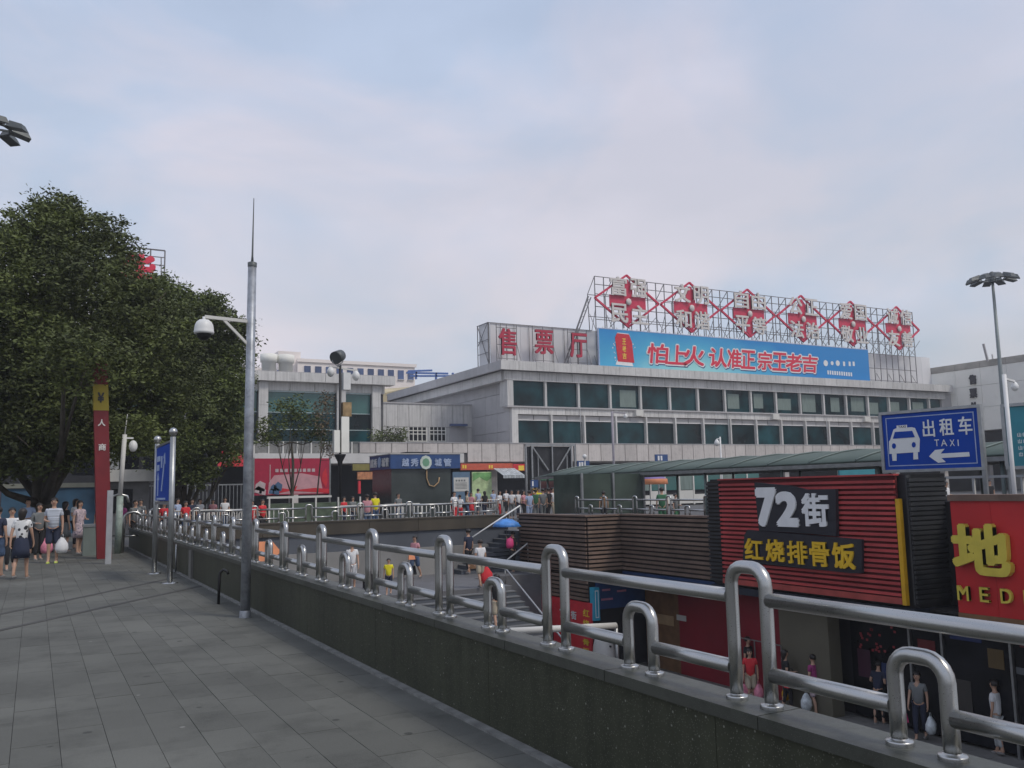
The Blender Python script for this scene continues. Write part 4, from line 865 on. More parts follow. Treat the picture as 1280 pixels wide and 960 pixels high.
for (nm, lb, u0, v0, u1, v1, y, m_) in [('stall_sign', 'small red and white sign under the canopy tip', 702, 591, 712, 598, 50, M_redsign), ('stall_sign', 'small white sign right of the red one under the canopy', 714, 592, 720, 598, 50, M_whited), ('stall_sign', 'dark blue lit panel beneath the canopy tip', 664, 600, 673, 609, 52, M_blued), ('stall_sign', 'yellow panel low beneath the canopy tip', 665, 611, 674, 617, 52, M_yelbar), ('stall_sign', 'dark red stall front behind the crowd', 676, 602, 699, 620, 53, mat('dusky_red', (.10, .03, .03), .7)), ('stall_sign', 'pale shelf board right of the red stall', 713, 605, 719, 625, 51, mat('shelf_grey', (.25, .27, .27), .7)), ('stall_awning', 'dark green stall awning under the canopy', 676, 595, 701, 600, 52.5, M_green), ('stall_sign', 'small green edged white board under the canopy near the red sign box', 1049, 584, 1094, 594, 40, M_teal)]:
    a = at(u0, v0, Y=y); b = at(u1, v1, Y=y); t = thing(nm, lb, 'sign' if 'sign' in nm else 'awning', (a.x, y, 0), 'market stalls past the display board'); mb = MB(); mb.box(a.x, b.x, y, y+.12, b.z, a.z); mb.build('board', m_, t)
    mb = MB(); mb.box(a.x, a.x+.06, y+.13, y+.18, 0, a.z); mb.box(b.x-.06, b.x, y+.13, y+.18, 0, a.z); mb.build('stand', M_steeld, t, kind='stuff')
    if 'sign' in nm and a.z-b.z < .8 and m_ is not M_teal: mb = MB(); n_ = max(2, int((b.x-a.x)/.2)); [mb.box(a.x+.06+i*.2, a.x+.17+i*.2, y-.012, y, b.z+.08, a.z-.08) for i in range(n_-1)]; mb.build('print', M_lettw if m_ is not M_whited else M_redsign, t, kind='stuff')
# black display board on steel frame
t = thing('display_board', 'big black display board in a steel truss frame left of the canopy', 'board', (33, 55, 0))
mb = MB(); mb.box(31.1, 34.75, 55.15, 55.35, 2.0, 4.72); mb.build('screen', mat('board_black', (.02, .021, .024), .5, var=.3), t)
for x in (30.86, 31.35, 34.7, 35.0): mb = MB(); mb.box(x-.06, x+.06, 54.95, 55.1, 0 if x in (30.86, 31.35) else 1.9, 4.85); mb.build('post', M_steeld, t)
mb = MB(); mb.box(30.8, 35.06, 54.94, 55.12, 4.75, 4.87); mb.bar((31.4, 55.0, 4.7), (32.7, 55.0, 3.0), .09); mb.bar((34.65, 55.0, 4.7), (33.4, 55.0, 3.0), .09); mb.bar((33.05, 55, 4.75), (33.05, 55, 2.3), .09); mb.bar((31.85, 55, 4.1), (31.85, 55, 2.3), .06); mb.bar((34.3, 55, 4.1), (34.3, 55, 2.3), .06); mb.build('truss', M_steeld, t)

# ================================================================== KIOSK, POSTER, PLANTER, BARRIERS
kx0, kx1, ky = 15.73, 19.6, 42.0
ks = thing('police_kiosk', 'dark glass kiosk with blue fascia reading 越秀 城管 behind the far railing', 'kiosk', (kx0, ky, 0))
mb = MB(); mb.box(kx0+.1, kx1-.5, ky+.15, ky+3, 0, 2.85); mb.build('wall', M_kiosk, ks)
mb = MB(); mb.box(kx0, kx1, ky, ky+3.15, 2.85, 3.58); mb.build('fascia', M_blued, ks)
mb = MB(); mb.box(kx0-.03, kx1+.03, ky-.03, ky+3.2, 3.582, 3.62); mb.build('roof', M_whited, ks)
FK = Fr((kx0, ky, 2.85), (1, 0, 0)); FK2 = Fr((kx0, ky+3.15, 2.85), (0, -1, 0))
for ch, u0, u1 in [('越', 502, 511), ('秀', 513, 523), ('城', 543, 552), ('管', 554, 564)]:
    a = at(u0, 573, Y=ky); b = at(u1, 583, Y=ky); text(ch, FK, a.x-kx0, b.x-kx0, b.z-2.85, a.z-2.85, .01, M_lblue, ks, off=.03, ext=.03)
c = at(532, 578, Y=ky); mb = MB(); FK.poly(mb, [(c.x-kx0+.33*math.sin(i*2*math.pi/10), c.z-2.85+.36*math.cos(i*2*math.pi/10)) for i in range(10)][::-1], .01, .05); mb.build('emblem', mat('emblem_pale', (.55, .62, .55), .5), ks)
mb = MB(); FK.poly(mb, [(c.x-kx0+.2*math.sin(i*2*math.pi/8), c.z-2.85+.22*math.cos(i*2*math.pi/8)) for i in range(8)][::-1], .05, .06); mb.build('emblem_centre', mat('emblem_green', (.15, .32, .2), .5), ks)
for ch, x in [('越', .2), ('秀', .75), ('城', 1.95), ('管', 2.5)]: text(ch, FK2, x, x+.48, .12, .58, .01, M_lettw, ks, off=.03, ext=.03)
mb = MB(); FK2.poly(mb, [(1.6+.22*math.sin(i*2*math.pi/8), .36+.28*math.cos(i*2*math.pi/8)) for i in range(8)][::-1], .01, .05); mb.build('side_emblem', M_lblue, ks)
mb = MB(); cc = at(539, 598, Y=ky+.1); mb.tube([(cc.x-.25, ky+.1, 2.85), (cc.x-.25, ky+.1, cc.z-.0), (cc.x-.12, ky+.08, cc.z-.35), (cc.x+.15, ky+.08, cc.z-.42), (cc.x+.4, ky+.08, cc.z-.2), (cc.x+.45, ky+.08, cc.z+.05)], .035, 6); mb.build('hook', M_tan, ks)
mb = MB(); mb.box(17.0, 18.3, 43, 43.9, 3.62, 3.75); mb.build('roof_unit', M_black, ks)
t = thing('poster_billboard', 'crimson and pink billboard with white and blue figures behind the young tree', 'billboard', (12.8, 50, 0))
FP = Fr((10.72, 50, 1.66), (1, 0, 0)); PWd, PHt = 4.26, 2.05
mb = MB(); FP.box(mb, 0, PWd, 0, PHt, -.1, 0); mb.build('panel', M_post1, t)
mb = MB(); FP.poly(mb, [(.75, .05), (PWd-.35, .05), (PWd-.55, 1.0), (PWd*.62, 1.2), (1.1, 1.1), (.8, .7)][::1], .003, .012); mb.build('pink_print', M_post2, t)
mb = MB(); FP.poly(mb, [(.9, .02), (2.0, .22), (PWd-.02, .05), (PWd-.02, .28), (3.4, .36), (2.3, .26), (2.4, .5), (2.0, .3), (1.5, .38)], .014, .022); FP.poly(mb, [(PWd-.45, .75), (PWd-.2, .35), (PWd-.1, .8), (PWd-.2, 1.5), (PWd-.4, 1.2)], .014, .022); mb.build('red_ribbon_print', M_redsign, t)
mb = MB()
for (x, z, s_) in [(.32, .5, .3), (.22, .3, .22), (.45, .2, .2)]: FP.poly(mb, [(x-s_, z-s_*.6), (x+s_*.8, z-s_), (x+s_, z+s_*.5), (x, z+s_), (x-s_*.8, z+s_*.4)], .014, .02)
FP.box(mb, .84, .88, .3, 1.7, .014, .02)
for i in range(9): FP.box(mb, 1.15+i*.26, 1.33+i*.26, 1.28, 1.46, .014, .02)
mb.build('white_print', mat('poster_white', (.55, .45, .46), .6), t)
mb = MB()
for (x, z, s_) in [(1.05, .4, .18), (1.3, .45, .25), (1.2, .2, .2), (.95, .2, .15)]: FP.poly(mb, [(x-s_, z-s_*.6), (x+s_*.8, z-s_), (x+s_, z+s_*.5), (x, z+s_*1.2), (x-s_*.8, z+s_*.4)], .022, .028)
mb.build('blue_figure_print', mat('poster_blue', (.07, .14, .25), .6), t)
for x in (-.08, PWd): mb = MB(); FP.box(mb, x, x+.08, -1.66, PHt+.05, -.12, .02); mb.build('post', M_steeld, t)
t = thing('planter', 'long grey green planter with clipped hedge in front of the billboard', 'planter', (12.5, 44, 0))
a = at(338, 630, Y=42); b = at(452, 640, Y=42)
mb = MB(); mb.box(a.x, b.x, 42.3, 43.6, 0, 1.25); mb.build('hedge_box', M_hedge, t)
mb = MB(); mb.box(a.x-.1, at(416, 620, Y=42).x, 42.2, 42.35, 1.5, 1.6); mb.build('white_rail', M_whited, t)
for k in range(5):
    x = a.x+(b.x-a.x)*k/4-.03; mb = MB(); mb.box(x, x+.07, 42.2, 42.28, 1.0 if k > 3 else 0, 1.5); mb.build('rail_post', M_whited, t)
def barrier(label, x, y, rz=0, first=[None]):
    if first[0] is None:
        t = thing('crowd_barrier', label, 'barrier', (0, 0, 0), 'steel crowd barriers behind the far railing')
        mb = MB(); mb.tube([(-1.0, 0, .05), (-1.0, 0, .95), (-.9, 0, 1.1), (.9, 0, 1.1), (1.0, 0, .95), (1.0, 0, .05)], .028, 6); mb.tube([(-1, 0, .2), (1, 0, .2)], .022, 6); mb.build('frame', M_whited, t)
        for k in range(9): m2 = MB(); m2.tube([(-.8+k*.2, 0, .2), (-.8+k*.2, 0, 1.1)], .016, 5); m2.build('bar', M_whited, t)
        for s_ in (-.8, .8): m2 = MB(); m2.bar((s_, -.3, .02), (s_, .3, .02), .05); m2.build('foot', M_whited, t)
        first[0] = t; t.location = (x, y, 0); t.rotation_euler = (0, 0, rz); return t
    return copytree(first[0], (x, y, 0), rz, label)
for i, (u, y, rz, lb) in enumerate([(448, 39.5, .1, 'white crowd barrier left of the woman in yellow'), (478, 39.0, -.1, 'white crowd barrier right behind the woman in yellow'), (503, 40, .05, 'white crowd barrier at the left corner of the kiosk'), (523, 37.5, 0, 'white crowd barrier in front of the middle of the kiosk'), (548, 37.5, 0, 'white crowd barrier in front of the right end of the kiosk'), (612, 47, .2, 'white crowd barrier in front of the green poster'),
        (330, 37, 0, 'white crowd barrier right of the street pole'), (290, 38, .05, 'white crowd barrier left of the street pole'), (262, 38.5, 0, 'second white crowd barrier left of the street pole'), (236, 39, 0, 'white crowd barrier behind the blue board posts')]):
    p = at(u, 640, Y=y); barrier(lb, p.x, y, rz)

# ================================================================== LEFT BACKGROUND
t = thing('hoarding', 'purple and dusty blue hoarding boards under a pale beam behind the tree', 'hoarding', (-4, 45, 0))
for k in range(9):
    x = 4.4-k*1.9; piece('board', M_dkblue if k < 3 else M_mauve, t, x-1.88, x-.02, 45, 45.1, .15, 2.2)
mb = MB(); mb.box(-14, 4.4, 44.9, 45.2, 2.22, 2.42); mb.build('beam', mat('olive_beam', (.20, .205, .17), .7), t)
t = thing('guard_booth', 'low booth with a flat white roof slab behind the green camera mast', 'booth', (3.8, 45, 0))
mb = MB(); mb.box(2.73, 4.9, 44, 46.5, 2.44, 2.98); mb.build('roof_slab', M_whited, t); mb = MB(); mb.box(2.95, 4.7, 44.4, 46, 0, 2.44); mb.build('wall', mat('booth_grey', (.16, .16, .16), .6, var=.2), t)
mb = MB(); mb.box(3.1, 4.0, 44.36, 44.4, 1.0, 2.1); mb.build('window', M_glassd, t)
mb = MB(); p = at(142, 560, Y=45); mb.box(p.x-.25, p.x+.25, 45, 45.5, 2.98, 3.9); mb.build('roof_box', M_whited, t)
bk = thing('shadowed_arcade', 'dark low arcade with railing behind the trees on the left', 'building', (0, 60, 0))
mb = MB(); mb.box(-50, 10.5, 60, 66, 0, 6.5); mb.build('wall', M_dark, bk); mb = MB(); mb.box(-50, 10.7, 59.5, 66, 6.5, 7.0); mb.build('roof', M_paneld, bk)
for k in range(12): piece('window', M_glassd, bk, -14+k*2, -12.3+k*2, 59.93, 59.98, 3.2, 5.6)
fn = thing('rail_fence', 'grey upright bar fence behind the far railing on the left', 'fence', (8, 50, 0))
mb = MB(); mb.box(4, 10.7, 50, 50.06, 2.25, 2.32); mb.box(4, 10.7, 50, 50.06, .15, .22); mb.build('rail', M_steeld, fn)
for k in range(34): piece('bar', M_steeld, fn, 4+k*.2, 4.03+k*.2, 50.01, 50.04, .2, 2.25)

# red totem pillar
p0 = at(130, 698, Z=0); t = thing('red_pillar', 'tall red square pillar with a yellow ¥ panel leaning slightly by the tree', 'pillar', tuple(p0))
TP = lambda z: Vector((p0.x-.05*z, p0.y, z)); 
def seg(z0, z1, m, nm, wd=.19, parent=t):
    a = TP(z0); b = TP(z1); mb = MB(); mb.hexa([(a.x-wd, a.y-wd, z0), (a.x+wd, a.y-wd, z0), (a.x+wd, a.y+wd, z0), (a.x-wd, a.y+wd, z0), (b.x-wd, b.y-wd, z1), (b.x+wd, b.y-wd, z1), (b.x+wd, b.y+wd, z1), (b.x-wd, b.y+wd, z1)]); return mb.build(nm, m, parent)
seg(0, 5.6, M_redw if False else mat('pillar_red', (.17, .010, .014), .5, var=.12), 'shaft'); seg(4.2, 4.95, mat('dull_yellow', (.33, .25, .02), .6), 'yellow_panel', .2)
FR_ = Fr((TP(4.6).x, p0.y-.2, 0), (1, 0, 0)); text('¥', FR_, -.09, .09, 4.42, 4.72, .01, M_ink, t, off=.03, ext=.01)
for ch, z in [('人', 3.75), ('商', 3.05)]: text(ch, Fr((TP(z).x, p0.y-.19, 0), (1, 0, 0)), -.1, .1, z, z+.2, .01, M_lett, t, off=.03, ext=.01)
tag_ = thing('grey_post', 'plain grey square bollard post beside the red pillar', 'post', tuple(at(135, 705, Z=0))); p = tag_.location
mb = MB(); mb.box(p.x-.07, p.x+.07, p.y-.07, p.y+.07, 0, 1.9); mb.build('shaft', M_paintg, tag_)
# green-footed camera mast
p = at(147, 692, Z=0); t = thing('camera_mast', 'worn pale green camera mast with a dome camera and spike behind the red pillar', 'mast', tuple(p))
mb = MB(); mb.tube([(p.x, p.y, 0), (p.x+.02, p.y, 1.75)], .10, 12); mb.build('base_tube', M_greenp, t)
mb = MB(); mb.tube([(p.x+.02, p.y, 1.75), (p.x+.1, p.y, 3.66)], .07, 10); mb.tube([(p.x+.1, p.y, 3.66), (p.x+.16, p.y, 4.3)], [.025, .01], 6); mb.build('upper_tube', M_whited, t)
mb = MB(); mb.tube([(p.x-.26, p.y, 1.55), (p.x-.2, p.y, 1.75), (p.x, p.y, 1.82), (p.x+.22, p.y, 1.75), (p.x+.28, p.y, 1.55)], .04, 8); mb.build('hoop_collar', M_steel, t)
mb = MB(); mb.sph((p.x+.35, p.y, 3.3), .13, 8, 1.4); mb.bar((p.x+.1, p.y, 3.55), (p.x+.35, p.y, 3.55), .05); mb.build('dome_camera', M_white, t)
# blue board on two posts
pn = at(212, 729, Z=0); pf_ = at(193, 717, Z=0); px_ = 2.42
t = thing('information_board', 'narrow blue information board edge-on between two ball-topped steel posts', 'sign', (px_, 20, 0))
for pp_, h in ((pn, 3.0), (pf_, 3.0)):
    mb = MB(); mb.tube([(px_, pp_.y, 0), (px_, pp_.y, h-.1)], .055, 12); po = mb.build('post', M_steeld, t)
    mb = MB(); mb.sph((px_, pp_.y, h), .085, 8); mb.build('ball_cap', M_steel, po); mb = MB(); mb.lathe((px_, pp_.y, 0), [(.05, .03), (.14, .02), (.16, 0)], 14); mb.build('base_flange', M_steel, po)
mb = MB(); mb.box(px_-.03, px_+.03, pn.y+.15, pf_.y-.15, 1.62, 2.78); mb.build('board', M_blue, t)
mb = MB(); mb.box(px_-.035, px_+.035, pn.y+.07, pf_.y-.07, 2.8, 2.84); mb.box(px_-.035, px_+.035, pn.y+.07, pf_.y-.07, 1.54, 1.6); mb.build('rail', M_steeld, t)
FI = Fr((px_-.03, pf_.y-.15, 1.62), (0, -1, 0)); mb = MB(); bl = pf_.y-pn.y-.3
for (x0, z0, x1, z1) in [(.2, .85, .75, .97), (.2, .65, .6, .78), (.9, .7, 1.1, .95)]: FI.box(mb, x0, x1, z0, z1, 0, .01)
FI.poly(mb, [(.35, .1), (.5, .1), (.5, .45), (.58, .45), (.42, .62), (.27, .45), (.35, .45)], 0, .01); FI.poly(mb, [(1.0, .2), (1.15, .2), (1.5, .8), (1.6, .76), (1.52, 1.0), (1.3, .92), (1.4, .87)], 0, .01); FI.box(mb, .3, 1.7, .02, .06, 0, .01); mb.build('print', M_lblue, t)
# side gates at the wall end
for i, (u, lb) in enumerate([(165, 'steel hoop gate post closest to the wall end'), (195, 'steel hoop gate post further back by the wall end')]):
    p = at(u, 690-i*14, Z=0); t = thing('hoop_gate', lb, 'gate', tuple(p), 'hoop gates at the wall end')
    mb = MB(); mb.tube([(p.x-.27, p.y, 0), (p.x-.27, p.y, 1.0)]+[(p.x-.27*math.cos(a), p.y, 1.05+.2*math.sin(a)) for a in (0, .5, 1, 1.57, 2.1, 2.6, 3.14)]+[(p.x+.27, p.y, 1.0), (p.x+.27, p.y, 0)], .045, 8); mb.build('hoop', M_steel, t)
    mb = MB(); mb.tube([(p.x-.25, p.y, .5), (p.x+.25, p.y, .5)], .03, 6); mb.build('crossbar', M_steel, t)
# foreground street pole with dome camera
pb = at(306.3, 772, Z=0); tp = Vector((pb.x+.035, pb.y, 5.07))
t = thing('camera_pole', 'grey street pole with a white dome camera arm and lightning spike by the wall', 'pole', tuple(pb))
mb = MB(); mb.tube([pb, pb+(tp-pb)*.55, tp], [.068, .066, .060], 18); mb.build('shaft', M_galv, t)
mb = MB(); mb.lathe(pb, [(.07, .1), (.078, .08), (.08, 0)], 18); mb.build('base_collar', M_galv, t)
mb = MB(); mb.lathe(tp, [(.066, -.05), (.068, .01), (.02, .03)], 14); mb.tube([tp, tp+Vector((.0, 0, .12)), tp+Vector((.01, 0, .99))], [.022, .014, .006], 8); mb.build('spike', M_lampd, t)
ca = Vector((pb.x+.03, pb.y, 4.2)); ce = at(256, 396, Y=pb.y)
mb = MB(); mb.bar(ca, Vector((ce.x, ce.y, ce.z)), .05, .045); mb.bar(ca+Vector((0, 0, -.38)), ca+(Vector(ce)-ca)*.62, .04, .035); mb.build('arm', M_whited, t)
cd = at(255, 411, Y=pb.y); mb = MB(); mb.tube([(cd.x, cd.y, cd.z+.1), (cd.x, cd.y, ce.z)], .025, 8); mb.lathe(cd, [(.03, .135), (.065, .128), (.10, .10), (.122, .06), (.132, .01), (.134, -.03), (.14, -.045), (.135, -.07), (.11, -.075)], 22); ho = mb.build('dome_housing', M_white, t)
mb = MB(); mb.lathe(cd, [(.10, -.075), (.09, -.12), (.05, -.155), (.005, -.165)], 16); mb.build('dome_lens', M_black, t)
p = at(273, 755, Z=0); t = thing('bent_pipe', 'short black bent pipe sticking up from the pavement near the street pole', 'pipe', tuple(p))
mb = MB(); mb.tube([p, p+Vector((.01, 0, .42)), p+Vector((.02, 0, .49)), p+Vector((.06, -.03, .53)), p+Vector((.11, -.06, .51)), p+Vector((.13, -.08, .46))], .022, 8); mb.build('pipe', M_black, t)

# ornate lamp/CCTV post behind the planter
lp = at(425, 640, Y=44); lx_ = lp.x; t = thing('monitor_post', 'dark lantern style post carrying junction boxes two dome cameras and a round spotlight', 'post', (lx_, 44, 0))
mb = MB(); mb.tube([(lx_, 44, 0), (lx_, 44, 8.3)], .07, 10); mb.build('shaft', M_black, t)
mb = MB(); mb.lathe((lx_, 44, 3.05), [(.1, 0), (.14, .25), (.3, .55), (.32, .62), (.1, .64)], 8); mb.build('lantern_bracket', M_black, t)
mb = MB(); mb.box(lx_+.02, lx_+.42, 43.8, 44.2, 3.75, 5.6); mb.box(lx_-.35, lx_-.05, 43.85, 44.15, 3.75, 4.9); mb.build('cream_cabinet', M_cream, t)
mb = MB(); mb.box(lx_+.1, lx_+.55, 43.8, 44.2, 5.62, 6.35); mb.build('rust_box', mat('rusty_box', (.35, .24, .12), .8, var=.3, scale=4), t)
mb = MB(); mb.box(lx_+.12, lx_+.5, 43.8, 44.15, 7.0, 7.9); mb.build('white_box', M_white, t)
mb = MB(); mb.bar((lx_-.6, 44, 8.2), (lx_+.95, 44, 8.05), .08); mb.build('arm', M_whited, t)
for x, z in ((lx_-.5, 7.85), (lx_+.85, 7.7)):
    mb = MB(); mb.lathe((x, 44, z), [(.03, .35), (.12, .28), (.2, .15), (.2, 0), (.12, -.15), (.01, -.2)], 12); mb.build('dome_camera', M_white, t)
hc = at(422, 446, Y=44); mb = MB(); mb.tube([Vector(hc)+Vector((.22, .15, .12)), Vector(hc)+Vector((-.18, -.2, -.1))], [.3, .34], 14); mb.build('spotlight', M_lampd, t)
mb = MB(); mb.tube([hc+Vector((-.3, 0, .1)), hc+Vector((-.28, 0, -.25)), hc+Vector((0, 0, -.5)), hc+Vector((.28, 0, -.25)), hc+Vector((.3, 0, .1))], .03, 6); mb.tube([hc+Vector((0, 0, -.5)), (lx_, 44, 8.3)], .06, 8); mb.build('yoke', M_paintg, t)

# CCTV / lamp poles right of centre
def cctv_pole(label, u, v0, y, arm, m, hb=0, r=.06, ds=1.0):
    a = at(u, v0, Y=y); t = thing('camera_pole', label, 'pole', (a.x, y, hb), 'small camera poles on the plaza')
    mb = MB(); mb.tube([(a.x, y, hb), (a.x, y, a.z)], r, 8); mb.build('shaft', m, t)
    s_ = 1 if arm > 0 else -1
    mb = MB(); mb.bar((a.x, y, a.z-.1), (a.x+arm, y, a.z-.15), r*.9); mb.build('arm', m, t)
    mb = MB(); mb.lathe((a.x+arm, y, a.z-.45), [(a*ds, b*ds+.3*(1-ds)) for a, b in [(.02, .3), (.1, .22), (.17, .08), (.17, -.02), (.1, -.14), (.01, -.18)]], 10); mb.build('dome_camera', M_white, t)
cctv_pole('tall mauve grey camera pole with a right arm in front of the hall windows', 765, 514, 60, 1.35, mat('mauve_pole', (.28, .26, .29), .5), r=.1)
cctv_pole('small white camera pole just above the middle of the canopy', 900, 546, 45, -.3, M_white, r=.05)
cctv_pole('white camera pole with a right arm between the two blue boards', 1255, 468, 12.6, .38, M_white, r=.05, ds=.5)
p = at(731, 575, Y=53); t = thing('dome_camera', 'white dome camera on a hooked rod right of the black display board', 'camera', (p.x, 53, 0))
mb = MB(); mb.tube([(p.x, 53, 0), (p.x, 53, p.z+.1)], .05, 8); mb.build('rod', M_steeld, t); mb = MB(); mb.sph((p.x, 53, p.z+.25), .16, 8); mb.build('dome', M_white, t)

# high masts
def mast(label, x, y, ztop, rr, n, r0=.32, tilt=.2):
    t = thing('light_mast', label, 'light mast', (x, y, 0), 'high light masts')
    mb = MB(); mb.tube([(x, y, 0), (x, y, ztop*.5), (x, y, ztop)], [r0, r0*.75, r0*.5], 12); mb.build('shaft', M_galv if False else mat('mast_grey', (.20, .23, .23), .5, .2), t)
    mb = MB(); mb.tube([(x+rr*.55*math.cos(a), y+rr*.55*math.sin(a), ztop) for a in [i*math.pi/8 for i in range(17)]], .06, 6)
    for i in range(4): a = i*math.pi/2; mb.bar((x, y, ztop), (x+rr*.55*math.cos(a), y+rr*.55*math.sin(a), ztop), .07)
    mb.lathe((x, y, ztop), [(.35, -.3), (.35, .5), (.1, .7)], 10); mb.build('ring', M_lampd, t)
    for i in range(n):
        a = i*2*math.pi/n+.2; d = Vector((math.cos(a), math.sin(a), 0)); c = Vector((x, y, ztop))+d*rr*.8; tn = Vector((-d.y, d.x, 0)); w1 = rr*.165; l1 = rr*.24
        up = Vector((0, 0, 1)); q = []
        for (s1, s2, h) in [(-1, -1, 0), (1, -1, 0), (1, 1, -.18), (-1, 1, -.18), (-.6, -.7, .28), (.6, -.7, .28), (.6, .7, .1), (-.6, .7, .1)]:
            q.append(c+tn*w1*s1+d*l1*s2+up*h*rr/1.6)
        mb = MB(); mb.hexa(q); mb.build('floodlight', M_lampd, t)
p = at(1240, 345, Y=48); mast('tall grey high mast light on the right behind the taxi sign', p.x, 48, p.z-.3, 2.1, 10, .24)
p = at(4, 163, Y=38); mast('high mast light whose lamp ring shows at the upper left edge', p.x-.5, 38, p.z, 1.4, 9)

# ================================================================== TAXI SIGN and teal board
ang = Vector((.205, -.979, 0)).normalized()         # to the right along the boards
TO = Vector((21.7, 14.4, 0)) - ang*2.68
def to_fr(fr, u, v):
    d = _F*FPX+CR*(u-640)-CU*(v-480); tt = (fr.o-EYE).dot(fr.n)/d.dot(fr.n); P = EYE+d*tt-fr.o; return P.dot(fr.r), P.dot(fr.u)
F_t = Fr(TO, ang)
(x0, zt), (x1, zb) = to_fr(F_t, 1101, 519), to_fr(F_t, 1231, 583)
ts = thing('taxi_sign', 'blue taxi direction sign 出租车 with car pictogram and left arrow in a grey frame', 'sign', tuple(TO))
zt = to_fr(F_t, 1165, 513.5)[1]; zb = to_fr(F_t, 1170, 586)[1]; x1 = to_fr(F_t, 1226, 545)[0]
mb = MB(); F_t.box(mb, x0, x1, zb, zt, -.08, 0); mb.build('board', M_blue, ts)
mb = MB(); fwid = .07
F_t.box(mb, x0-.05, x1+.05, zt-.01, zt+.07, -.1, .04); F_t.box(mb, x0-.05, x1+.05, zb-.07, zb+.01, -.1, .04); F_t.box(mb, x0-.06, x0+.03, zb+.01, zt-.012, -.1, .04); F_t.box(mb, x1-.03, x1+.06, zb+.01, zt-.012, -.1, .04); mb.build('frame', M_steeld, ts)
for x in (x0-.0, x1-.0): mb = MB(); F_t.box(mb, x-.05, x+.05, 0, zb-.072, -.1, .0); mb.build('post', M_steeld, ts)
mb = MB(); e = .13
F_t.box(mb, x0+e, x1-e, zt-e, zt-e+.025, .002, .006); F_t.box(mb, x0+e, x1-e, zb+e-.025, zb+e, .002, .006); F_t.box(mb, x0+e, x0+e+.025, zb+e, zt-e, .007, .010); F_t.box(mb, x1-e-.025, x1-e, zb+e, zt-e, .007, .010); mb.build('border_line', M_lblue, ts)
Q = lambda u, v: to_fr(F_t, u, v)
def poly(pts, m, nm, d=.008, par=ts): mb = MB(); F_t.poly(mb, [Q(*p) for p in pts][::-1], d, d+.006); return mb.build(nm, m, par)
M_sw = mat('sign_white', (.76, .77, .75), .5, var=.04)
poly([(1117, 537), (1120, 535.5), (1140, 534), (1144, 535), (1150, 549), (1149.5, 565), (1112, 567.5), (1111.5, 552), (1113, 550)], M_sw, 'car_print')
poly([(1115, 567.3), (1121, 567), (1121, 576), (1116, 576)], M_sw, 'car_print', .0085); poly([(1142, 565.6), (1147.5, 565.2), (1148, 574), (1142, 574.4)], M_sw, 'car_print', .0085)
poly([(1121, 532), (1134, 531), (1134, 535), (1121, 536)], M_sw, 'car_print', .009)
poly([(1119, 540), (1140.5, 538.5), (1144, 546.5), (1116.5, 548.5)], M_blue, 'windscreen_print', .016)
for cu in (1117.8, 1142.6): poly([(cu+2.6*math.cos(i*.785), (557.5 if cu < 1130 else 556)+3.6*math.sin(i*.785)) for i in range(8)], M_blue, 'lamp_print', .016)
text('TAXI', F_t, Q(1123, 534)[0], Q(1132.5, 534)[0], Q(1125, 535)[1], Q(1125, 532.2)[1], .016, M_ink, ts, name='car_lettering', off=.02, ext=.002)
poly([(1161.5, 570.5), (1169, 562.5), (1181, 561), (1176, 567), (1211.5, 565), (1212.5, 570.5), (1177, 572.5), (1182.5, 577.5), (1173, 578.5)], M_sw, 'arrow_print')
for ch, u0, u1, v0, v1 in [('出', 1152.5, 1169.5, 525, 546), ('租', 1173.5, 1193, 523.5, 544), ('车', 1197, 1216.5, 521, 543)]:
    a = Q(u0, v0); b = Q(u1, v1); text(ch, F_t, a[0], b[0], b[1], a[1], .01, M_sw, ts, off=.022, ext=.006)
for ch, u0, u1 in [('T', 1168, 1174.5), ('A', 1176, 1184.5), ('X', 1187, 1194), ('I', 1197, 1199)]:
    a = Q(u0, 549.5); b = Q(u1, 557.5); text(ch, F_t, a[0], b[0], b[1], a[1], .01, M_sw, ts, off=.008, ext=.006)
tb = thing('teal_notice_board', 'teal notice board with rows of white text at the right edge of the photo', 'notice board', tuple(F_t.p(x1+1.2, 0)))
y0 = x1+.5; y1 = y0+2.6
xt = Q(1257, 545)[0]; y0 = xt; y1 = xt+2.7; zt2 = Q(1262, 508)[1]; zb2 = Q(1270, 583)[1]
mb = MB(); F_t.box(mb, y0, y1, zb2, zt2, -.08, 0); mb.build('board', M_teal, tb)
mb = MB(); F_t.box(mb, y0-.05, y1+.05, zt2-.01, zt2+.07, -.1, .04); F_t.box(mb, y0-.05, y1+.05, zb2-.07, zb2+.01, -.1, .04); F_t.box(mb, y0-.06, y0+.03, zb2+.01, zt2-.012, -.1, .04); mb.build('frame', M_steeld, tb)
mb = MB(); F_t.box(mb, y0-.02, y0+.08, 0, zb2-.072, -.1, .0); mb.build('post', M_steeld, tb)
mb = MB(); tr2 = random.Random(4)
for r_ in range(5):
    n0 = 2 if r_ == 0 else 0
    for c_ in range(n0, 14):
        x = y0+.28+c_*.125; z = zt2-.62-r_*.165
        for (dx, dz, ww, hh) in [(0, .07, .09, .016), (0, .0, .09, .016), (0, 0, .015, .085), (.075, 0, .015, .085), (tr2.uniform(.02, .05), .0, .015, .1)][tr2.randint(0, 1):]: F_t.box(mb, x+dx, x+dx+ww, z+dz, z+dz+hh, .002+.0002*int(dx*50), .005)
mb.build('text_rows', M_sw, tb, kind='stuff')
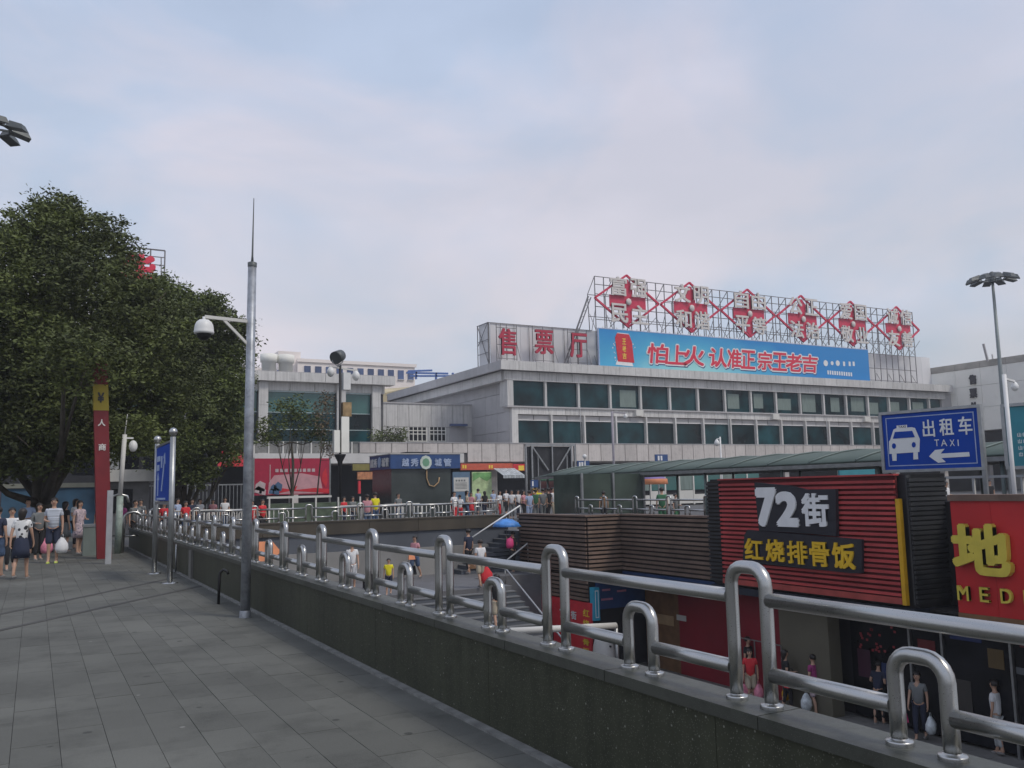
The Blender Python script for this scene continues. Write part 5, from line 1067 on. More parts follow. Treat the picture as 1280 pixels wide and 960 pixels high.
# low clutter seen under these boards
t = thing('white_railing', 'low white railing under the taxi and teal boards', 'railing', (24, 14, 0))
p1 = at(1205, 606, Y=19); mb = MB(); mb.bar((23.4, 22, 1.75), (23.4, 6, 1.75), .07); mb.bar((23.4, 22, 1.2), (23.4, 6, 1.2), .05); mb.build('rail', M_whited, t)
for k in range(12): mb = MB(); mb.box(23.37, 23.43, 6+k*1.4, 6.06+k*1.4, 0, 1.72); mb.build('post', M_whited, t)
hd = thing('hedge', 'dark hedge strip behind the white railing on the right', 'hedge', (34, 14, 0))

# ================================================================== TREES
def tree(name, label, base, trunk_pts, r0, blobs, nclump, leaf, m, seed, ll=24, branches=True, group=None, z_flat=.8):
    rr = random.Random(seed); t = thing(name, label, 'tree', base, group)
    mb = MB(); n = len(trunk_pts); mb.tube(trunk_pts, [r0*(1-.55*i/(n-1)) for i in range(n)], 12)
    top = Vector(trunk_pts[-1])
    for (c, r) in blobs:
        if not branches: break
        c = Vector(c); j = rr.randint(max(0, n-3), n-1); s = Vector(trunk_pts[j]); mid = (s+c)/2+Vector((rr.uniform(-.4, .4), rr.uniform(-.4, .4), -.3))
        mb.tube([s, mid, c], [r0*.38, r0*.22, r0*.06], 7)
        for _ in range(3):
            e = c+Vector((rr.uniform(-1, 1), rr.uniform(-1, 1), rr.uniform(-.5, .9)))*max(r)*.75; mb.tube([mid, (mid+e)/2+Vector((0, 0, .15)), e], [r0*.15, r0*.09, r0*.03], 5)
    mb.build('trunk', M_bark, t)
    g_ = np.random.default_rng(seed); vol = np.array([r[0]*r[1]*r[2] for _, r in blobs])**.75; vol = vol/vol.sum(); V = []; 
    for (c, r), w_ in zip(blobs, vol):
        k = int(nclump*w_); u = g_.normal(size=(k, 3)); u /= np.linalg.norm(u, axis=1)[:, None]; rad = g_.random(k)**.32*(1+.16*g_.normal(size=k)*(g_.random(k) > .5))
        cc_ = np.array(c)+u*rad[:, None]*np.array(r)
        for q in cc_:
            kk = int(ll*(.6+.8*g_.random())); V.append(q+g_.normal(size=(kk, 3))*leaf*np.array([2.1, 2.1, 1.5]))
    P = np.concatenate(V); n_ = len(P); a = g_.normal(size=(n_, 3)); a[:, 2] *= .5; a /= np.linalg.norm(a, axis=1)[:, None]
    b = np.cross(a, g_.normal(size=(n_, 3))); b /= np.linalg.norm(b, axis=1)[:, None]; s = leaf*(.6+.8*g_.random(n_))[:, None]
    quad = np.stack([P-a*s, P+b*s*.42, P+a*s, P-b*s*.42], 1).reshape(-1, 3)-np.array(base)
    me = bpy.data.meshes.new('crown'); me.vertices.add(n_*4); me.vertices.foreach_set('co', quad.ravel().astype(np.float32))
    me.loops.add(n_*4); me.loops.foreach_set('vertex_index', np.arange(n_*4, dtype=np.int32)); me.polygons.add(n_); me.polygons.foreach_set('loop_start', np.arange(0, n_*4, 4, dtype=np.int32))
    try: me.polygons.foreach_set('loop_total', np.full(n_, 4, dtype=np.int32))
    except Exception: pass
    me.update(calc_edges=True); me.validate(); link('crown', me, m, t); return t
B = lambda u, v, y, r: (tuple(at(u, v, Y=y)), r)
tb0 = at(48, 690, Z=0)
tree('banyan_tree', 'big dense dark green tree with a dark trunk behind the red pillar', (tb0.x, 33, 0), [(tb0.x, 33, 0), (tb0.x+.1, 33, 1.5), (tb0.x-.05, 33.1, 3.2), (tb0.x+.1, 33, 5.0)], .44,
     [B(60, 300, 33, (1.5, 1.8, 1.4)), B(75, 285, 33.5, (1.1, 1.3, 1.2)), B(98, 325, 33, (1.8, 2.2, 1.6)), B(20, 350, 32, (2.1, 2.5, 1.8)), B(-50, 380, 33, (2.8, 2.8, 2.4)), B(145, 372, 32.5, (1.5, 2.4, 1.3)), B(90, 400, 31.5, (2.6, 2.4, 2.2)), B(180, 430, 33, (2.3, 2.4, 2.0)),
      B(30, 450, 32, (2.7, 2.6, 2.0)), B(110, 480, 32.5, (2.6, 2.4, 1.7)), B(200, 490, 34, (2.0, 2.2, 1.6)), B(-60, 500, 33, (2.6, 2.6, 2.0)), B(20, 540, 34, (2.0, 2.2, 1.1)), B(180, 530, 35, (1.7, 2.0, 1.1)), B(150, 320, 33.5, (.8, 1.1, .9)), B(78, 262, 33, (.6, .8, .8)), B(45, 276, 33, (.8, .8, .7)), B(135, 290, 33, (.7, .8, .7)), B(60, 500, 31.3, (2.4, 1.4, 1.3)), B(10, 480, 31.3, (2.2, 1.4, 1.3)), B(70, 535, 31, (1.8, 1.0, .9)), B(0, 530, 31, (1.6, 1.0, .9)), B(40, 535, 30.8, (1.9, 1.0, .9)), B(-10, 555, 31, (1.5, 1.0, .8)), B(95, 530, 30.5, (1.5, 1.0, .9)), B(30, 500, 31, (2.0, 1.0, 1.0)), B(120, 445, 27.3, (1.3, .8, .75)), B(80, 455, 27.5, (1.2, .8, .8)), B(60, 560, 31, (2.2, 1.5, .9)), B(130, 545, 31, (1.8, 1.4, .9)), B(-40, 575, 31, (1.8, 1.4, .9)), B(20, 300, 33, (.9, 1.1, .8))],
     5200, .072, M_leaf, 11, ll=40)
tree('banyan_tree', 'bushy mid green tree right of the big tree and behind the street pole', (at(225, 640, Y=45).x, 45, 0), [(at(225, 640, Y=45).x, 45, 0), (at(226, 640, Y=45).x, 45, 2), (at(230, 640, Y=45).x, 45, 4.5)], .35,
     [B(240, 395, 44, (1.7, 2, 1.3)), B(265, 420, 44, (1.8, 2, 1.5)), B(220, 440, 44, (2.2, 2, 1.9)), B(285, 470, 44, (1.25, 2, 1.7)), B(250, 500, 43.5, (2.1, 2, 1.7)), B(208, 395, 44, (1.6, 2, 1.5)), B(195, 370, 42, (1.0, 1.4, 1.0)), B(190, 420, 42, (1.6, 1.6, 1.4)), B(285, 560, 43, (1.0, 1.2, .8)), B(275, 530, 44, (1.2, 1.6, 1.1)), B(225, 555, 43, (1.6, 1.8, 1.2)), B(245, 590, 43, (1.0, 1.2, .7)), B(296, 420, 44, (.8, 1, .9)), B(262, 383, 44, (.8, 1, .7))],
     2900, .088, M_leaf2, 23, ll=30)
yt = at(366, 640, Y=46)
tree('young_tree', 'thin young tree with sparse reddish green leaves in front of the billboard', (yt.x, 46, 0), [(yt.x, 46, 0), (yt.x-.05, 46, 1.6), (yt.x, 46, 3.2), (yt.x-.1, 46, 4.4)], .11,
     [B(345, 535, 46, (.95, .9, .75)), B(385, 530, 46, (.95, .9, .75)), B(365, 510, 46, (1.0, .9, .6)), B(330, 550, 46, (.6, .7, .45)), B(400, 545, 46, (.5, .7, .5))], 150, .085, M_leaf2, 31, ll=18)
yt = at(392, 640, Y=45)
tree('young_tree', 'slender leaning sapling between the billboard and the lamp post', (yt.x, 45, 0), [(yt.x, 45, 0), (yt.x+.2, 45, 1.8), (yt.x+.35, 45, 3.4), (yt.x+.4, 45, 4.6)], .05,
     [B(402, 520, 45, (.5, .6, .9)), B(412, 560, 45, (.4, .4, .5)), B(410, 500, 45, (.4, .4, .5))], 45, .08, M_leafr, 37, ll=15)
for i, (u, y, lb) in enumerate([(478, 76, 'green potted shrub on the walkway left'), (500, 76.5, 'thin dark potted shrub on the walkway beside the green one')]):
    p = at(u, 548, Y=79); t = tree('potted_shrub', lb, (p.x, 79, 5.2), [(p.x, 79, 5.2), (p.x, 79, 6.4)], .08, [((p.x, 79, 7.0), (1.0-.4*i, .9, .9)), ((p.x-.6, 79, 6.6), (.6, .6, .5))], 60, .12, M_leaf2, 40+i, ll=16)
# roof hedge on deck seen in lower glass area
bpy.data.objects.remove(hd)

# ================================================================== PEOPLE
_skin_objs = []
def skinmesh(name, verts, edges, rad, m, parent, sub=1):
    me = bpy.data.meshes.new(name); me.from_pydata(verts, edges, []); me.materials.append(m)
    o = bpy.data.objects.new(name, me); COL.objects.link(o); o.parent = parent
    md = o.modifiers.new('s', 'SKIN'); md.use_smooth_shade = True
    lay = me.skin_vertices[0] if len(me.skin_vertices) else None
    _skin_objs.append((o, rad, sub)); return o
def person(label, pos, h=1.68, face=0.0, shirt=M_wcl, legs=('shorts', M_navy), hair='short', stride=.0, arms=('down', 'down'), shoes=None, cat='person', long_sleeve=False, lean=0.0):
    """face: 0 looks towards the camera side (-Y); turns counter-clockwise"""
    s = h/1.72; t = thing('person', label, 'person', pos, None, face)
    S = lambda x, y, z: (x*s, (y-lean*max(0, z-.9))*s, z*s)
    V = []; E = []; Rr = []
    def nd(x, y, z, r, par=None, r2=None):
        V.append(S(x, y, z)); Rr.append((r*s, (r2 or r)*s)); 
        if par is not None: E.append((par, len(V)-1))
        return len(V)-1
    pel = nd(0, 0, .95, .125, None, .10); wa = nd(0, 0, 1.10, .11, pel, .085); chs = nd(0, 0, 1.30, .135, wa, .10); nb = nd(0, .01, 1.44, .075, chs, .065)
    nk = nd(0, 0, 1.51, .048, nb); h1 = nd(0, -.015, 1.575, .064, nk, .066); h2 = nd(0, -.012, 1.645, .078, h1, .09); h3 = nd(0, 0, 1.70, .055, h2, .065)
    nd(0, -.105, 1.615, .011, h2)                                   # nose
    for sx in (-1, 1): nd(sx*.088, .0, 1.625, .012, h2)             # ears
    J = {}
    for sx, am in ((-1, arms[0]), (1, arms[1])):
        sh = nd(sx*.165, .005, 1.40, .056, chs); 
        sw = {'down': 0, 'fwd': -.12, 'back': .12}.get(am, 0)
        if am == 'bend': el = (sx*.22, .03, 1.15); wr_ = (sx*.14, -.2, 1.12); dr = Vector((-sx*.5, -.85, .1))
        elif am == 'up': el = (sx*.24, -.1, 1.2); wr_ = (sx*.16, -.2, 1.42); dr = Vector((-sx*.1, -.3, .95))
        else: el = (sx*.215, sw*.45+.015, 1.14); wr_ = (sx*.225, sw-.03, .90); dr = Vector((0, sw*.3-.1, -1))
        e_ = nd(*el, .037, sh); w2 = nd(*wr_, .026, e_); dr.normalize(); W = Vector(wr_); pm = W+dr*.055; pa = nd(*pm, .030, w2, .018)
        side = Vector((0, 1, 0)) if am in ('down', 'fwd', 'back') else Vector((sx, 0, 0)); side = (side-dr*side.dot(dr)).normalized(); inn = Vector((-sx, 0, 0)) if am in ('down', 'fwd', 'back') else Vector((0, 0, -1))
        for fi, (off, ln) in enumerate([(-.027, .062), (-.009, .074), (.009, .070), (.027, .054)]):
            b0 = pm+side*off+dr*.035; k1 = nd(*b0, .0095, pa); k2 = nd(*(b0+dr*ln*.5+inn*.006), .0085, k1); nd(*(b0+dr*ln*.85+inn*.03), .007, k2)
        tb_ = pm-side*.034-dr*.01; k1 = nd(*tb_, .010, pa); nd(*(tb_-side*.018+dr*.035+inn*.012), .008, k1)
        J[('arm', sx)] = (V[sh], V[e_], V[w2], tuple(c*s for c in (pm+dr*.08)))
    for sx in (-1, 1):
        dy = stride*sx; hp = nd(sx*.085, 0, .90, .085, pel); kn = (sx*.09, dy*.45-(.03 if dy < 0 else -.0)-.015, .49); an = (sx*.09, dy+(.03 if dy > 0 else 0), .085+(.06 if dy > .05 else 0))
        k_ = nd(*kn, .054, hp); cf_ = nd(sx*.09, (kn[1]+an[1])/2+.02, .33, .05, k_); a_ = nd(*an, .034, cf_); f1 = nd(an[0], an[1]-.06, an[2]-.045, .034, a_, .028); nd(an[0]+sx*.01, an[1]-.155, an[2]-.055, .026, f1, .018); nd(an[0], an[1]+.035, an[2]-.05, .028, a_)
        J[('leg', sx)] = (V[hp], V[k_], V[a_])
    skinmesh('body', V, E, Rr, M_skin, t)
    # shirt
    V2 = []; E2 = []; R2 = []
    def n2(p, r, par=None, r2=None):
        V2.append(tuple(p)); R2.append((r*s, (r2 or r)*s))
        if par is not None: E2.append((par, len(V2)-1))
        return len(V2)-1
    a = n2(S(0, 0, .86), .162, None, .13); b = n2(S(0, 0, 1.10), .14, a, .115); c = n2(S(0, 0, 1.31), .16, b, .125); d = n2(S(0, .01, 1.43), .09, c, .08)
    for sx in (-1, 1):
        sh, el, wr2, _ = [Vector(q) for q in J[('arm', sx)]]; q = n2(sh, .072, c); e1 = n2(sh+(el-sh)*.62, .058, q)
        if long_sleeve: e2 = n2(el, .052, e1); n2(el+(wr2-el)*.9, .04, e2)
    skinmesh('shirt', V2, E2, R2, shirt, t)
    kind, lm = legs
    if kind == 'skirt' or kind == 'dress':
        mb = MB(); zz = .52; pr = [(.13, 1.02), (.165, .92), (.19, .75), (.215, zz), (.19, zz+.01)]
        vs = []; n = 20
        for r, z in pr:
            for k in range(n): aa = 2*math.pi*k/n; w_ = 1+.05*math.sin(aa*5)*(1.02-z)*2; vs.append(S(r*w_*math.cos(aa), r*.85*w_*math.sin(aa)+.3*stride*0, z))
        fs = [(i*n+k, i*n+(k+1) % n, (i+1)*n+(k+1) % n, (i+1)*n+k) for i in range(len(pr)-1) for k in range(n)]
        me = bpy.data.meshes.new('skirt'); me.from_pydata(vs, [], fs); me.materials.append(lm); me.polygons.foreach_set('use_smooth', [True]*len(fs)); o = bpy.data.objects.new('skirt', me); COL.objects.link(o); o.parent = t
    else:
        V2, E2, R2 = [], [], []; a = n2(S(0, 0, 1.02), .14, None, .12)
        for sx in (-1, 1):
            hp, kn, an = [Vector(q) for q in J[('leg', sx)]]; q = n2(hp, .108, a)
            if kind == 'shorts': n2(hp+(kn-hp)*1.0, .092, q)
            else: k_ = n2(kn, .075, q); n2(kn+(an-kn)*.85, .058, k_)
        skinmesh('trousers' if kind != 'shorts' else 'shorts', V2, E2, R2, lm, t)
    # shoes
    for sx in (-1, 1):
        an = Vector(J[('leg', sx)][2]); mb = MB(); mb.lathe((0, 0, 0), [(.01, -.045), (.05, -.045), (.055, -.02), (.04, .015), (.01, .02)], 10, .85, 2.1)
        me = bpy.data.meshes.new('shoe'); me.from_pydata([(v[0]*s+an.x, v[1]*s+an.y-.06*s, v[2]*s+an.z-.05*s) for v in mb.v], [], mb.f); me.materials.append(shoes or M_shoe); me.polygons.foreach_set('use_smooth', [True]*len(mb.f)); o = bpy.data.objects.new('shoe', me); COL.objects.link(o); o.parent = t
    # hair
    n = 16; m_ = 12; vs = []; cx, cy, cz = 0, .008, 1.655
    for i in range(m_+1):
        th = math.pi*i/m_
        for k in range(n):
            aa = 2*math.pi*k/n; x = math.sin(th)*math.cos(aa)*.099; y = math.sin(th)*math.sin(aa)*.112; z = math.cos(th)*.098
            if hair == 'long' and y > -.02 and z < 0: z = z*2.6-.0; y = y*.75+.03; x *= .95
            vs.append((cx+x, cy+y, cz+z))
    fs = []
    for i in range(m_):
        for k in range(n):
            f_ = (i*n+k, i*n+(k+1) % n, (i+1)*n+(k+1) % n, (i+1)*n+k); cc = Vector([sum(vs[j][q] for j in f_)/4 for q in range(3)])
            if cc.y < -.035 and cc.z < 1.69: continue
            if hair == 'short' and cc.z < 1.60: continue
            fs.append(f_)
    me = bpy.data.meshes.new('hair'); me.from_pydata([S(*v) for v in vs], [], fs); me.materials.append(M_hair); me.polygons.foreach_set('use_smooth', [True]*len(fs)); o = bpy.data.objects.new('hair', me); COL.objects.link(o); o.parent = t
    for sx in (-1, 1):
        mb = MB(); mb.sph((0, 0, 0), .011, 6); me = bpy.data.meshes.new('eye'); e = S(sx*.031, -.093, 1.643); me.from_pydata([(v[0]*s+e[0], v[1]*s+e[1], v[2]*s+e[2]) for v in mb.v], [], mb.f); me.materials.append(M_eye); o = bpy.data.objects.new('eye', me); COL.objects.link(o); o.parent = t
    mb = MB(); mb.box(-.024, .024, -.006, .006, -.005, .005); e = S(0, -.083, 1.583); me = bpy.data.meshes.new('mouth'); me.from_pydata([(v[0]*s+e[0], v[1]*s+e[1], v[2]*s+e[2]) for v in mb.v], [], mb.f); me.materials.append(M_lip); o = bpy.data.objects.new('mouth', me); COL.objects.link(o); o.parent = t
    rot = Matrix.Rotation(face, 3, 'Z'); t['_h'] = 0; del t['_h']
    return {sx: Vector(pos)+rot @ Vector(J[('arm', sx)][3]) for sx in (-1, 1)}
def flush_people():
    for o, rad, sub in _skin_objs:
        sv = o.data.skin_vertices[0].data
        for i, (a, b) in enumerate(rad): sv[i].radius = (a, b)
        sv[0].use_root = True; md = o.modifiers.new('b', 'SUBSURF'); md.levels = md.render_levels = sub
    bpy.context.view_layer.update(); dg = bpy.context.evaluated_depsgraph_get(); new = []
    for o, _, _ in _skin_objs: new.append(bpy.data.meshes.new_from_object(o.evaluated_get(dg)))
    for (o, _, _), me in zip(_skin_objs, new):
        o.modifiers.clear(); old = o.data; o.data = me; me.name = o.name
        me.polygons.foreach_set('use_smooth', [True]*len(me.polygons)); bpy.data.meshes.remove(old)
def bag(name, label, cat, pos, kind, m, s=1.0):
    """hangs from pos (the hand)"""
    p = Vector(pos); t = thing(name, label, cat, tuple(p-Vector((0, 0, .45*s))))
    if kind == 'plastic':
        mb = MB(); pr = [(.01, -.46), (.11, -.45), (.15, -.36), (.14, -.24), (.07, -.13), (.03, -.08)]; vs = []; n = 14
        mb.lathe(p, [(r*s, z*s) for r, z in pr], n, 1.0, .6); k = random.Random(int(p.x*100)); mb.v = [(v[0]+k.uniform(-.012, .012), v[1]+k.uniform(-.012, .012), v[2]+k.uniform(-.01, .01)) for v in mb.v]; mb.build('sack', m, t)
        mb = MB(); mb.tube([p+Vector((-.03, 0, -.1*s)), p+Vector((-.02, 0, .0)), p+Vector((.02, 0, .0)), p+Vector((.03, 0, -.1*s))], .006, 5); mb.build('handle', m, t)
    elif kind == 'hand':
        mb = MB(); mb.hexa([p+Vector(v)*s for v in [(-.22, -.08, -.5), (.22, -.08, -.5), (.22, .08, -.5), (-.22, .08, -.5), (-.17, -.05, -.2), (.17, -.05, -.2), (.17, .05, -.2), (-.17, .05, -.2)]]); mb.build('bag_body', m, t)
        mb = MB(); mb.tube([p+Vector((-.12, 0, -.2))*s, p+Vector((-.06, 0, -.02))*s, p, p+Vector((.06, 0, -.02))*s, p+Vector((.12, 0, -.2))*s], .01, 6); mb.build('handle', M_blk, t)
    elif kind == 'case':
        f = p.z; mb = MB(); mb.box(p.x-.2*s, p.x+.2*s, p.y-.12*s, p.y+.12*s, f+.05, f+.6*s); mb.build('shell', m, t); t.location = p
        for c in t.children: c.location = Vector(c.location)+Vector((0, 0, -.45*s))
        mb = MB(); mb.tube([(p.x-.1, p.y, f+.6*s), (p.x-.1, p.y, f+.85*s), (p.x+.1, p.y, f+.85*s), (p.x+.1, p.y, f+.6*s)], .012, 6); mb.build('handle', M_steeld, t)
        for x in (-.15, .15): mb = MB(); mb.tube([(p.x+x*s-.02, p.y, f+.03), (p.x+x*s+.02, p.y, f+.03)], .03, 8); mb.build('wheel', M_black, t)
    return t
def ft(u, v, z): p = at(u, v, Z=z); return (p.x, p.y, z)
# left pavement group
H = person('woman walking away in a white top with black patches and a dark knee skirt', ft(25, 724, 0), 1.5, R(160), M_cow, ('skirt', M_navy), 'long', .16, ('fwd', 'back'))
H = person('person in a pale striped shirt and navy long shorts with lime shoes', ft(65, 704, 0), 1.72, R(-10), M_strip, ('shorts', M_navy), 'short', .04, ('bend', 'down'), M_lime)
bag('plastic_bag', 'white plastic bag beside the person with lime shoes', 'bag', H[1], 'plastic', M_wcl, 1.1)
H = person('woman in a floral dress standing near the red pillar', ft(98, 692, 0), 1.62, R(35), M_flor, ('dress', M_flor), 'long', .05, ('down', 'bend'))
H = person('person in a white shirt and dark trousers at the left edge of the group', ft(12, 713, 0), 1.5, R(10), M_wcl, ('long', M_blk), 'short', .06, ('down', 'down'))
H = person('person in a dark blue top and denim shorts cut by the left photo edge', ft(-6, 722, 0), 1.55, R(150), M_navy, ('shorts', M_denim), 'short', .08)
H = person('person in black with a white collar in front of the tree trunk', ft(47, 700, 0), 1.58, R(20), M_gryc, ('long', M_blk), 'short', .03, ('bend', 'down'), long_sleeve=True)
bag('plastic_bag', 'pink plastic bag held in front of the tree trunk', 'bag', H[1], 'plastic', M_pinkb, 1.15)
H = person('person with long hair behind the woman in the floral dress', ft(93, 686, 0), 1.68, R(60), M_wcl, ('long', M_blk), 'long', .02, ('bend', 'down'))
H = person('person in a red and yellow vest half hidden behind the grey post', ft(125, 689, 0), 1.5, R(-20), mat('vest_red', (.4, .03, .03), .8, spots=[(12, .3, .1, (.55, .45, .05))]), ('long', M_navy), 'short', .02)
t = thing('litter_bin', 'low grey green litter bin in front of the red pillar', 'litter bin', ft(113, 694, 0)); p = t.location
mb = MB(); mb.box(p.x-.22, p.x+.22, p.y-.2, p.y+.2, 0, .85); mb.build('bin_body', mat('bin_grey', (.16, .19, .17), .6), t); mb = MB(); mb.box(p.x-.24, p.x+.24, p.y-.22, p.y+.22, .851, .93); mb.build('lid', M_steeld, t)
H = person('tall man in a pale shirt half behind the woman in the patched top', ft(33, 693, 0), 1.72, R(-30), M_lblue, ('long', M_navy), 'short', .02, ('down', 'bend'))
H = person('woman in a dark top between the two pale shirts under the tree', ft(80, 690, 0), 1.6, R(120), M_blk, ('skirt', M_gryc), 'long', .03)
H = person('person in a grey top near the wall end beside the camera mast', ft(168, 684, 0), 1.6, R(20), M_gryc, ('long', M_blk), 'short', .05)
# landing
H = person('woman in a pink shirt and denim capris striding across the landing', ft(519, 724, LAND), 1.6, R(-60), M_pink, ('shorts', M_denim), 'short', .24, ('down', 'bend'))
bag('handbag', 'black handbag swinging from the woman in pink', 'bag', H[-1], 'hand', M_blk, 1.1); bag('shoulder_bag', 'small orange bag behind the woman in pink', 'bag', H[1], 'hand', M_ora, .6)
H = person('small boy in a bright yellow vest on the landing', ft(486, 744, LAND), 1.15, R(-25), M_ycl, ('shorts', M_navy), 'short', .08)
p = ft(440, 738, LAND); H = person('man in a white shirt and white shorts pulling a case on the landing', p, 1.62, R(-15), M_wcl, ('shorts', M_wcl), 'short', .1, ('down', 'fwd'))
bag('suitcase', 'small black wheeled suitcase beside the man in white', 'suitcase', (p[0]+.55, p[1]-.1, LAND), 'case', M_blk, .85)
H = person('man in a dark shirt standing on the stair landing with a brown bag', ft(586, 718, LAND), 1.75, R(200), M_navy, ('long', M_blk), 'short', .06)
bag('handbag', 'brown travel bag held by the man in the dark shirt', 'bag', H[-1]+Vector((.1, 0, 0)), 'hand', M_wood, 1.15)
H = person('person in a white t-shirt and beige shorts climbing away with bags', ft(601, 735, LAND), 1.6, R(185), M_wcl, ('shorts', M_beige), 'short', .1, ('down', 'down'))
bag('plastic_bag', 'bright red plastic bag beside the beige shorts', 'bag', H[-1]+Vector((.05, 0, .1)), 'plastic', M_redc, 1.5)
H = person('woman in black under a blue umbrella on the steps', (16.95, 31.45, -1.6), 1.6, R(200), M_blk, ('long', M_blk), 'short', .05, ('bend', 'up'))
ub = Vector(H[1]); t = thing('umbrella', 'open bright blue umbrella held over the woman in black', 'umbrella', tuple(ub)); uc = ub+Vector((.0, -.05, .45))
vs = []; mb = MB(); mb.lathe(uc, [(.01, .24), (.25, .2), (.48, .08), (.62, -.08), (.60, -.085), (.46, .06), (.24, .18), (.01, .22)], 8); mb.build('canopy', M_umb, t)
mb = MB(); mb.tube([ub+Vector((0, 0, -.08)), uc+Vector((0, 0, .3))], .01, 6); mb.build('shaft', M_steeld, t)
for k in range(8):
    a = k*math.pi/4; mb = MB(); mb.bar(uc+Vector((.02, 0, .2)), uc+Vector((.6*math.cos(a), .6*math.sin(a), -.09)), .008); mb.build('rib', M_steeld, t)
t = thing('backpack', 'pink rucksack on the woman with the umbrella', 'backpack', (16.6, 31.2, -.5)); mb = MB(); mb.lathe((16.68, 31.2, -.42), [(.01, -.22), (.14, -.2), (.17, -.05), (.14, .16), (.01, .2)], 12, 1, .7); mb.build('pack', M_hot, t)
mb = MB(); mb.bar((16.68, 31.2, -.24), (16.85, 31.35, -.16), .04, .01); mb.build('strap', M_hot, t)
H = person('person in a dark top whose bare arm shows between near railing posts on the stairs', ft(622, 790, -2.3), 1.6, R(170), M_blk, ('shorts', M_beige), 'short', .1)
H = person('crouched dark figure seen beside the orange arrow sign', ft(357, 716, LAND), 1.55, R(40), M_gryc, ('long', M_blk), 'short', .08)
# lower court
H = person('woman in a red shirt carrying pink bags on the court floor', ft(940, 882, FLO), 1.6, R(-40), M_redc, ('shorts', M_beige), 'short', .1, ('fwd', 'down'), lean=.12)
bag('plastic_bag', 'pink plastic bag in front of the woman in red', 'bag', H[-1], 'plastic', M_pinkb, .9); bag('plastic_bag', 'pink plastic bag low behind the woman in red', 'bag', H[1], 'plastic', M_pinkb, 1.1)
H = person('person with long hair in dark clothes next to the steel hoop post', ft(985, 888, FLO), 1.65, R(60), M_blk, ('long', M_blk), 'long', .08, ('bend', 'down'))
bag('shoulder_bag', 'large red bag hanging by the dark clothed person', 'bag', H[-1]+Vector((-.25, 0, .1)), 'hand', M_redc, 1.0); bag('plastic_bag', 'yellow and brown bag by the dark clothed person', 'bag', H[1], 'plastic', M_yelbar, 1.1)
H = person('man with a dark shirt standing back near the red wall', ft(938, 868, FLO), 1.7, R(20), M_blk, ('long', M_navy), 'short')
H = person('woman in a purple top and short patterned skirt carrying two bags', ft(1020, 893, FLO), 1.6, R(185), M_purp, ('shorts', M_flor), 'short', .05)
bag('plastic_bag', 'clear plastic bag at the left hand side of the woman in purple', 'bag', H[1]+Vector((-.1, 0, 0)), 'plastic', M_plas, 1.25); bag('tote_bag', 'teal cloth bag at the right hand side of the woman in purple', 'bag', H[-1]+Vector((.1, 0, .05)), 'hand', M_tealb, 1.0)
H = person('woman in a grey top with a magenta bag seen through the nearest low hoop', ft(1152, 925, FLO), 1.62, R(-70), M_gryc, ('long', M_navy), 'short', .1, ('fwd', 'down'))
bag('shoulder_bag', 'magenta bag carried in front of the woman in grey', 'bag', H[-1]+Vector((-.25, 0, .1)), 'hand', M_hot, .75); bag('plastic_bag', 'clear plastic bag under the magenta bag', 'bag', H[1]+Vector((-.05, -.1, 0)), 'plastic', M_plas, 1.1)
H = person('man in a white t-shirt and pale trousers with his back turned at the right edge', ft(1250, 944, FLO), 1.68, R(190), M_wcl, ('long', mat('pale_trousers', (.4, .42, .42), .85)), 'short', .08)
H = person('man in a dark green shirt beside the man in the white t-shirt', ft(1232, 925, FLO), 1.72, R(-60), M_gryc, ('long', M_blk), 'short', .05)
H = person('person in dark clothes inside the shop doorway', ft(1075, 880, FLO), 1.65, R(10), M_blk, ('long', M_blk), 'short', .05)
H = person('person in black seated style stoop near the glass front', ft(1100, 905, FLO), 1.6, R(100), M_navy, ('long', M_blk), 'short', .05, ('bend', 'bend'), lean=.2)
H = person('woman in dusty pink further back by the glass front', ft(1128, 898, FLO), 1.58, R(-20), M_pink, ('long', M_blk), 'long', .05)
bag('plastic_bag', 'small red bag on the woman in dusty pink', 'bag', H[-1], 'plastic', M_redc, .8)
